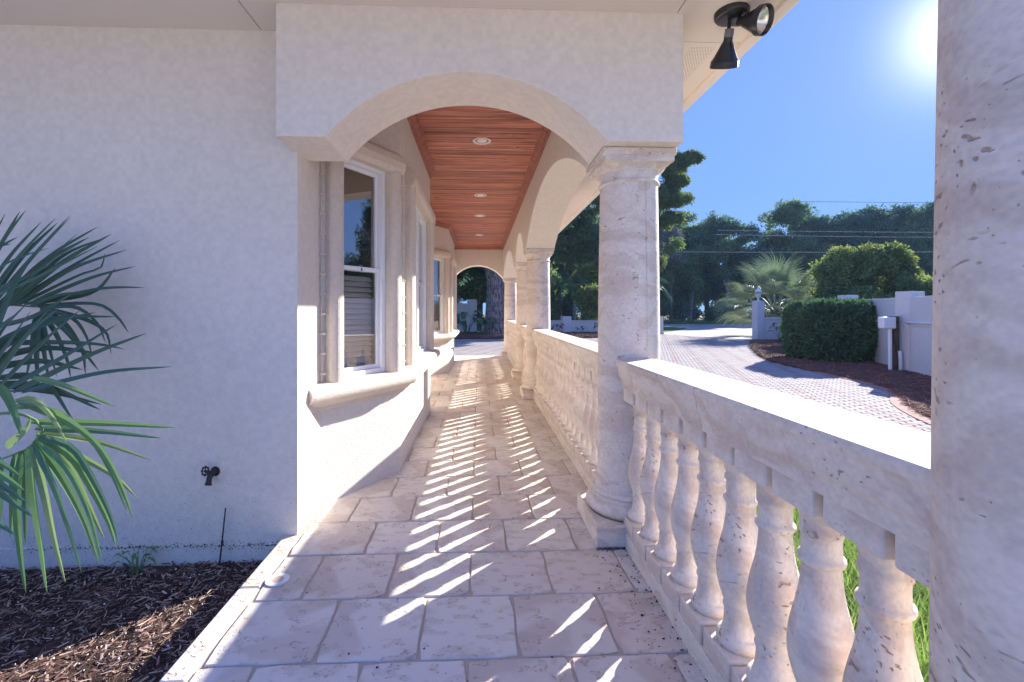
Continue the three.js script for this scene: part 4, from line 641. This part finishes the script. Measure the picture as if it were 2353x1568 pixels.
// trees outside the frame on the right, mirrored in the near window
tree('mirrored_pine', 'open crowned pine right of the view, mirrored in the near window', 'pine tree', [23.2, 10.9], { seed: 95, lobes: [[0, 7.4, 0, 1.1, 0.6], [-0.9, 6.4, 0.3, 1.0, 0.5], [0.9, 6.0, -0.3, 1.1, 0.5], [-1.1, 5.0, 0, 1.2, 0.5], [1.1, 4.5, 0.4, 1.2, 0.5], [0.2, 3.9, 0.8, 1.2, 0.5], [-0.8, 3.6, -0.8, 1.1, 0.5]], y0: 2, y1: 7.8, trunk: 0.14, count: 900, mat: L.dark, clusters: CL.fine, leaf: 1.2 });
for (let i = 0; i < 4; i++) tree('mirrored_bush', ['low tree nearest the pine right of the view', 'low round tree ahead of the pine right of the view', 'bushy tree behind the pine right of the view', 'low tree farthest right of the view'][i], 'tree', [[26, 8.4], [26, 13.6], [27, 10.6], [25, 5]][i], { seed: 400 + i, rx: 2.3, y0: 0, y1: 4.6 + i * 0.2, n: 8, trunk: 0.1, count: 900, mat: i % 2 ? L.mid : L.light, clusters: CL.small, leaf: 0.7 });

// ---------------------------------------------------------------- palms and leafy plants
function strip(pts, width, fold = 0.25, n = 10, side = null) { // a folded leaf blade along a curve
  const c = new THREE.CatmullRomCurve3(pts), pos = [], T = new THREE.Vector3(), S = new THREE.Vector3(), U = new THREE.Vector3(); let A = null;
  for (let i = 0; i <= n; i++) {
    const t = i / n, p = c.getPointAt(t); T.copy(c.getTangentAt(t)); S.copy(side || new THREE.Vector3(0, 1, 0)).cross(T); if (S.lengthSq() < 1e-4) S.set(1, 0, 0).cross(T); S.normalize(); U.crossVectors(T, S);
    const w = width * Math.min(1, 0.35 + t * 5) * Math.pow(1 - t, 0.55) + 0.0006, q = [p.clone().addScaledVector(S, w).addScaledVector(U, w * fold), p.clone(), p.clone().addScaledVector(S, -w).addScaledVector(U, w * fold)];
    if (A) for (let k = 0; k < 2; k++) for (const v of [A[k], q[k], q[k + 1], A[k], q[k + 1], A[k + 1]]) pos.push(v.x, v.y, v.z); A = q;
  }
  const g = new THREE.BufferGeometry(); g.setAttribute('position', new THREE.Float32BufferAttribute(pos, 3)); g.computeVertexNormals(); return triUV(g);
}
{ // fan palm behind the lantern pillar
  const t = thing('fan_palm', 'spiky grey green fan palm behind the lantern pillar', 'palm', P(18.6, GY, 28.4)), r = rng(131); t.scale.setScalar(1.65);
  part(t, 'trunk', limb([new THREE.Vector3(0, -0.1, 0), new THREE.Vector3(0.02, 0.5, 0), new THREE.Vector3(0, 1.0, 0)], [0.26, 0.24, 0.2], 14, 0.08), M.barkDark);
  const fan = (seed) => { const q = rng(seed), l = []; for (let k = 0; k < 36; k++) { const a = (k / 35 - 0.5) * 4.4, len = (0.95 + q() * 0.2) * (1 - 0.18 * Math.abs(a) / 2.2), z0 = 0.05 * Math.cos(a * 2), d = new THREE.Vector3(Math.sin(a), 0, Math.cos(a)); l.push(strip([new THREE.Vector3(0, 0, 0), d.clone().multiplyScalar(len * 0.55).setY(0.10 + z0), d.clone().multiplyScalar(len).setY(0.02 - q() * 0.12)], 0.021, 0.5, 5)); } return merge(l); };
  const fans = [fan(1), fan(2), fan(3)], N = 30;
  for (let i = 0; i < N; i++) {
    const a = i * 2.4, e = 1.35 - 1.55 * (i / N) + (r() - 0.5) * 0.12, len = 1.2 + r() * 0.35, d = new THREE.Vector3(Math.cos(a) * Math.cos(e), Math.sin(e), Math.sin(a) * Math.cos(e)), end = new THREE.Vector3(0, 0.9, 0).addScaledVector(d, len); end.y -= 0.12 * Math.cos(e);
    const f = part(t, 'fan_leaf', fans[i % 3], L.palm); f.position.copy(end); const out = d.clone().setY(d.y - 0.3).normalize(), q = new THREE.Matrix4().lookAt(out, new THREE.Vector3(), new THREE.Vector3(0, 1, 0)); f.quaternion.setFromRotationMatrix(q); f.rotateZ((r() - 0.5) * 0.8); f.scale.setScalar(0.85 + r() * 0.25);
    part(t, 'leaf_stalk', limb([new THREE.Vector3(0, 0.85, 0), new THREE.Vector3(0, 0.9, 0).addScaledVector(d, len * 0.55).add(new THREE.Vector3(0, 0.06, 0)), end], [0.022, 0.016, 0.01], 5), L.palm);
  }
}
{ // two palms with hanging fronds behind the low wall
  const r = rng(151);
  [[6.6, 38.2, 'dark feathery palm behind the low wall, left of the sunlit tree'], [12.3, 37.2, 'feathery palm behind the low wall beside the front column']].forEach(([x, z, lab]) => {
    const t = thing('feather_palm', lab, 'palm', P(x, GY, z)); part(t, 'trunk', limb([new THREE.Vector3(0, -0.1, 0), new THREE.Vector3(0.05, 1.5, 0), new THREE.Vector3(0, 3.2, 0)], [0.24, 0.2, 0.17], 12, 0.07), M.barkDark);
    const l = [], pts = [new THREE.Vector3(0, 0, 0), new THREE.Vector3(0, 0.75, 0.9), new THREE.Vector3(0, 0.7, 2.0), new THREE.Vector3(0, -0.1, 2.9)], c = new THREE.CatmullRomCurve3(pts); l.push(limb(pts, [0.03, 0.015], 5));
    for (let k = 4; k < 40; k++) { const u = k / 40, p = c.getPointAt(u), T = c.getTangentAt(u); for (const s of [-1, 1]) l.push(strip([p, p.clone().add(new THREE.Vector3(s * 0.32, 0.06, 0)).addScaledVector(T, 0.12), p.clone().add(new THREE.Vector3(s * 0.55, -0.3, 0)).addScaledVector(T, 0.3)], 0.022, 0.2, 3)); }
    const g = merge(l); for (let i = 0; i < 15; i++) { const f = part(t, 'frond', g, L.frond); f.position.y = 3.15; f.rotation.set(-0.5 + 0.9 * (i / 15), i * 2.4, 0, 'YXZ'); f.scale.setScalar(0.85 + r() * 0.3); }
  });
}
const D2 = (x, y, Z) => { const c = 1 / Math.sqrt(1.0016), s = 0.04 * c, a = (x - 1143) / 1070, b = (714 - y) / 1070, dx = c * a + s, dz = c - s * a, t = Z / dz; return P(dx * t, EYE + b * t, Z); }; // photo measurement to a point Z metres ahead
{ // young palm by the wall: fronds with single blades measured from the photograph
  const t = thing('young_palm', 'young palm with long drooping blades reaching in beside the stucco wall', 'palm', P(-2.75, -0.16, 2.35)), off = t.position.clone();
  part(t, 'trunk', limb([new THREE.Vector3(0, -0.1, 0), new THREE.Vector3(0.02, 0.35, 0), new THREE.Vector3(0.05, 0.75, 0)], [0.1, 0.09, 0.06], 12, 0.1), M.barkDark);
  const r = rng(171), view = new THREE.Vector3(0.3, 0.35, 0.9);
  const frond = (stalk, blades, mat, w) => {
    const f = part(t, 'frond', limb(stalk.map((q) => D2(...q).sub(off)), [0.012, 0.008, 0.004], 7), Array.isArray(mat) ? mat[0] : mat);
    for (const b of blades) { const pts = b.map((q) => D2(...q).sub(off)); if (pts.length === 2) { const m = pts[0].clone().lerp(pts[1], 0.55); m.y += 0.018 + 0.02 * r(); m.z += (r() - 0.5) * 0.06; pts.splice(1, 0, m); } part(f, 'blade', strip(pts, w * (0.75 + r() * 0.45), 0.45, 12, view.clone().add(new THREE.Vector3((r() - 0.5) * 0.9, (r() - 0.5) * 0.9, 0))), Array.isArray(mat) ? mat[Math.floor(r() * mat.length)] : mat); }
  };
  const Zt = (z, k) => z + k;
  const A = 2.62, B = 2.3, C = 2.02;
  frond([[-420, 980, 2.4], [-250, 790, 2.5], [-60, 705, A], [97, 706, A]], [
    [[-70, 690, A], [12, 491, 2.72]], [[-60, 680, A], [45, 486, 2.7]], [[-50, 685, A], [59, 483, 2.66]], [[-60, 715, A], [95, 510, 2.6]], [[-50, 722, A], [127, 502, 2.56]], [[-45, 724, A], [132, 512, 2.7]], [[-40, 726, A], [161, 495, 2.62]], [[-36, 726, A], [162, 500, 2.5]], [[-20, 715, A], [178, 537, 2.74]], [[-10, 711, A], [194, 540, 2.6]], [[-6, 709, A], [204, 545, 2.55]], [[0, 708, A], [225, 521, 2.66]], [[10, 706, A], [150, 585, 2.72], [230, 550, 2.78]], [[15, 705, A], [256, 538, 2.6]], [[25, 703, A], [276, 552, 2.7]], [[35, 702, A], [292, 574, 2.72]], [[45, 701, A], [190, 630, 2.7], [232, 615, 2.74], [240, 582, 2.76]], [[55, 700, A], [215, 672, 2.75], [265, 616, 2.8]], [[65, 700, A], [312, 612, 2.76]], [[80, 702, A], [333, 661, 2.8]], [[70, 704, A], [190, 672, 2.66]], [[85, 704, A], [230, 702, 2.74], [270, 730, 2.78], [295, 765, 2.8]], [[90, 706, A], [180, 708, 2.6], [225, 745, 2.62], [242, 788, 2.62]], [[92, 708, A], [200, 735, 2.7], [245, 765, 2.72], [255, 815, 2.72]], [[93, 710, A], [175, 738, 2.55], [205, 790, 2.56], [210, 822, 2.56]], [[94, 712, A], [150, 745, 2.6], [190, 810, 2.62], [196, 862, 2.62]], [[94, 714, A], [150, 760, 2.5], [185, 800, 2.52], [227, 853, 2.54]], [[95, 716, A], [130, 770, 2.6], [155, 830, 2.62], [162, 870, 2.62]], [[94, 718, A], [112, 790, 2.58], [130, 865, 2.6]], [[92, 720, A], [98, 790, 2.62], [112, 875, 2.64]], [[88, 720, A], [84, 780, 2.6], [86, 880, 2.62]], [[84, 720, A], [74, 800, 2.6], [60, 870, 2.6]],
  ], L.frond, 0.0155);
  frond([[-400, 1100, 2.3], [-260, 960, 2.3], [-120, 900, B], [55, 900, B]], [
    [[-60, 860, B], [35, 722, 2.24]], [[-40, 850, B], [62, 698, 2.28]], [[-30, 860, B], [70, 716, 2.2]], [[-20, 862, B], [112, 711, 2.26]], [[-10, 875, B], [135, 708, 2.2]], [[0, 888, B], [186, 711, 2.24]], [[15, 898, B], [150, 820, 2.34], [270, 745, 2.4]], [[30, 902, B], [336, 766, 2.3]], [[50, 903, B], [396, 843, 2.34]], [[-30, 800, B], [120, 735, 2.5], [268, 728, 2.62]], [[-30, 820, B], [90, 750, 2.44], [219, 718, 2.5]], [[-40, 790, B], [130, 787, 2.45], [230, 792, 2.5], [286, 803, 2.52]], [[-30, 830, B], [100, 800, 2.5], [228, 812, 2.56]], [[-30, 850, B], [90, 830, 2.4], [190, 850, 2.46]], [[-20, 870, B], [90, 868, 2.42], [168, 965, 2.46]], [[-20, 880, B], [110, 890, 2.44], [230, 942, 2.5]], [[10, 890, B], [130, 905, 2.46], [232, 930, 2.5]], [[-30, 800, B], [40, 640, 2.4], [75, 590, 2.46]],
  ], L.frond, 0.0165);
  frond([[-300, 1120, 2.2], [-60, 965, 2.1], [60, 956, C], [98, 985, C], [78, 1022, C], [5, 1055, C]], [
    [[0, 885, 1.95], [25, 930, 1.95], [50, 1004, 1.94]], [[35, 922, 1.98], [80, 920, 1.98], [125, 965, 1.97], [153, 1018, 1.96]], [[40, 922, C], [140, 962, 2.0], [210, 1010, 1.98], [260, 1095, 1.97], [290, 1175, 1.96]], [[45, 925, C], [150, 965, 1.98], [225, 1025, 1.96], [275, 1110, 1.95], [306, 1194, 1.94]], [[70, 970, C], [230, 973, 2.1], [403, 983, 2.18]], [[80, 985, C], [220, 990, 2.1], [370, 1007, 2.18]], [[82, 995, C], [220, 1015, 2.12], [346, 1057, 2.2]], [[85, 998, C], [190, 1052, 2.02], [270, 1100, 2.04], [316, 1146, 2.06]], [[86, 1002, C], [165, 1030, 1.99], [215, 1105, 1.98], [255, 1190, 1.97], [270, 1244, 1.97]], [[84, 1006, C], [160, 1045, 2.0], [215, 1130, 2.0], [255, 1215, 2.0], [267, 1263, 2.0]], [[80, 1010, C], [150, 1070, 1.97], [205, 1180, 1.96], [235, 1295, 1.96]], [[78, 1014, C], [130, 1080, 1.99], [190, 1190, 1.98], [227, 1296, 1.98]], [[76, 1018, C], [120, 1105, 1.96], [160, 1220, 1.95], [187, 1316, 1.95]], [[72, 1022, C], [100, 1120, 1.96], [125, 1240, 1.95], [150, 1339, 1.95]], [[66, 1026, C], [78, 1140, 1.94], [95, 1260, 1.93], [108, 1363, 1.93]], [[48, 1036, C], [38, 1150, 1.93], [45, 1260, 1.92], [59, 1363, 1.92]], [[34, 1044, C], [30, 1130, 2.0], [24, 1238, 2.02]], [[55, 1034, C], [58, 1140, 2.02], [58, 1250, 2.04]], [[90, 1000, C], [150, 1060, 2.08], [240, 1240, 2.14]], [[75, 868, 2.1], [150, 888, 2.06], [262, 934, 2.03]], [[-60, 1035, 1.9], [10, 1070, 1.88], [45, 1094, 1.87]], [[-60, 1050, 1.9], [10, 1095, 1.88], [56, 1128, 1.87]], [[-60, 1070, 1.9], [10, 1120, 1.88], [62, 1156, 1.87]], [[-60, 1085, 1.9], [10, 1140, 1.88], [75, 1188, 1.87]], [[-70, 1160, 1.9], [0, 1205, 1.88], [36, 1230, 1.87]], [[-10, 1040, 1.95], [-2, 1120, 1.94], [-5, 1240, 1.93]], [[15, 1030, 1.98], [62, 985, 1.99], [70, 960, 2.0]], [[20, 935, C], [110, 940, 2.0], [165, 960, 2.0]],
  ], [leafMat(0.16, 0.30, 0.09, 0.35, 0.25), leafMat(0.11, 0.24, 0.08, 0.3, 0.22), leafMat(0.24, 0.34, 0.13, 0.38, 0.25), leafMat(0.08, 0.18, 0.09, 0.28, 0.22)], 0.0165);
  frond([[-400, 1000, 2.4], [-300, 760, 2.45], [-160, 640, 2.5], [-40, 600, 2.55]], [[[-60, 610, 2.55], [-5, 500, 2.6]], [[-90, 620, 2.5], [28, 560, 2.58]], [[-90, 640, 2.5], [40, 545, 2.6]], [[-120, 690, 2.5], [30, 600, 2.5], [112, 570, 2.5]], [[-120, 700, 2.45], [20, 655, 2.45], [125, 603, 2.46]], [[-120, 720, 2.45], [40, 660, 2.4], [225, 566, 2.4]], [[-90, 760, 2.45], [60, 735, 2.5], [178, 668, 2.55]]], L.frond, 0.016);
}
function leafyPlant(name, label, pos, seed, n, h, len, wid, mat, group) { // upright stalks with broad leaves
  const t = thing(name, label, 'plant', pos, group), r = rng(seed);
  for (let i = 0; i < n; i++) {
    const a = i * 2.4 + r(), hh = h * (0.55 + r() * 0.5), o = (0.25 + r() * 0.4) * h, d = new THREE.Vector3(Math.cos(a), 0, Math.sin(a)), top = d.clone().multiplyScalar(o).setY(hh);
    part(t, 'stalk', limb([new THREE.Vector3(d.x * 0.03, -0.05, d.z * 0.03), d.clone().multiplyScalar(o * 0.45).setY(hh * 0.6), top], [0.012 * h * 1.4, 0.008 * h], 5), mat);
    const l = len * (0.7 + r() * 0.5), g = [], N = 6, P2 = []; for (let k = 0; k <= N; k++) { const u = k / N, w = wid * Math.pow(Math.sin(Math.PI * Math.min(1, u * 0.92 + 0.06)), 0.8) * (1.15 - 0.5 * u) * l, c = top.clone().addScaledVector(d, (u - 0.2) * l * 0.85).add(new THREE.Vector3(0, 0.1 * l * Math.sin(u * 3) - 0.45 * l * u * u + 0.1 * (r() - 0.5) * l, 0)), s = new THREE.Vector3(-d.z, 0, d.x); P2.push([c.clone().addScaledVector(s, w).setY(c.y + w * 0.25), c, c.clone().addScaledVector(s, -w).setY(c.y + w * 0.25)]); }
    for (let k = 0; k < N; k++) for (let m = 0; m < 2; m++) for (const v of [P2[k][m], P2[k + 1][m], P2[k + 1][m + 1], P2[k][m], P2[k + 1][m + 1], P2[k][m + 1]]) g.push(v.x, v.y, v.z);
    const G = new THREE.BufferGeometry(); G.setAttribute('position', new THREE.Float32BufferAttribute(g, 3)); G.computeVertexNormals(); part(t, 'leaf', triUV(G), mat);
  }
  return t;
}
leafyPlant('broad_leaf_plant', 'clump of broad dark leaves before the tall wall, left in the far arch', P(-1.6, GY, 29.6), 501, 10, 1.35, 0.75, 0.3, L.wide);
leafyPlant('broad_leaf_plant', 'broad leaved clump right below the pillar in the far arch', P(-0.75, GY, 29.2), 502, 11, 1.45, 0.8, 0.3, L.wide);
leafyPlant('broad_leaf_plant', 'broad leaved clump against the great tree trunk', P(0.15, GY, 29.4), 503, 10, 1.25, 0.7, 0.3, L.wide);
leafyPlant('broad_leaf_plant', 'small dark leaved plant at the foot of the low wall, left of its pillar', P(5.35, GY, 31.5), 504, 7, 0.7, 0.4, 0.3, leafMat(0.10, 0.045, 0.06, 0.2, 0.4));
leafyPlant('broad_leaf_plant', 'tiny leafy plant at the foot of the low wall, right of its pillar', P(7.0, GY, 31.4), 505, 5, 0.5, 0.35, 0.3, L.wide);
leafyPlant('broad_leaf_plant', 'green leafy plant at the foot of the low wall near the front column', P(8.2, GY, 31.0), 506, 9, 0.75, 0.42, 0.3, L.wide);
leafyPlant('broad_leaf_plant', 'broad leaved plant at the foot of the lantern pillar', P(15.7, GY, 23.6), 507, 9, 0.95, 0.5, 0.28, L.wide);
leafyPlant('broad_leaf_plant', 'broad leaved plant between lantern pillar and clipped hedge', P(16.6, GY, 23.6), 508, 8, 1.15, 0.5, 0.28, leafMat(0.09, 0.09, 0.055, 0.2, 0.4));
leafyPlant('weed', 'small bright green weed growing in the mulch by the wall', P(-2.02, -0.16, 2.84), 601, 16, 0.15, 0.06, 0.17, L.weed);
leafyPlant('weed', 'tiny green weed in the mulch at the left edge', P(-2.66, -0.16, 2.32), 602, 8, 0.06, 0.035, 0.25, L.weed);
{ // dry twigs in the mulch
  const r = rng(611); [['thin dry forked twig lying on the mulch near the left edge', [-2.6, 2.45], [-2.15, 2.4]], ['thin dry twig lying in the mulch below the weed', [-2.1, 2.8], [-2.2, 2.55]]].forEach(([l, a, b]) => single('twig', l, 'twig', limb([P(a[0], -0.14, a[1]), P((a[0] + b[0]) / 2, -0.11, (a[1] + b[1]) / 2 + 0.03), P(b[0], -0.135, b[1])], [0.004, 0.003, 0.0015], 6), M.post));
}
renderer.render(scene, camera);
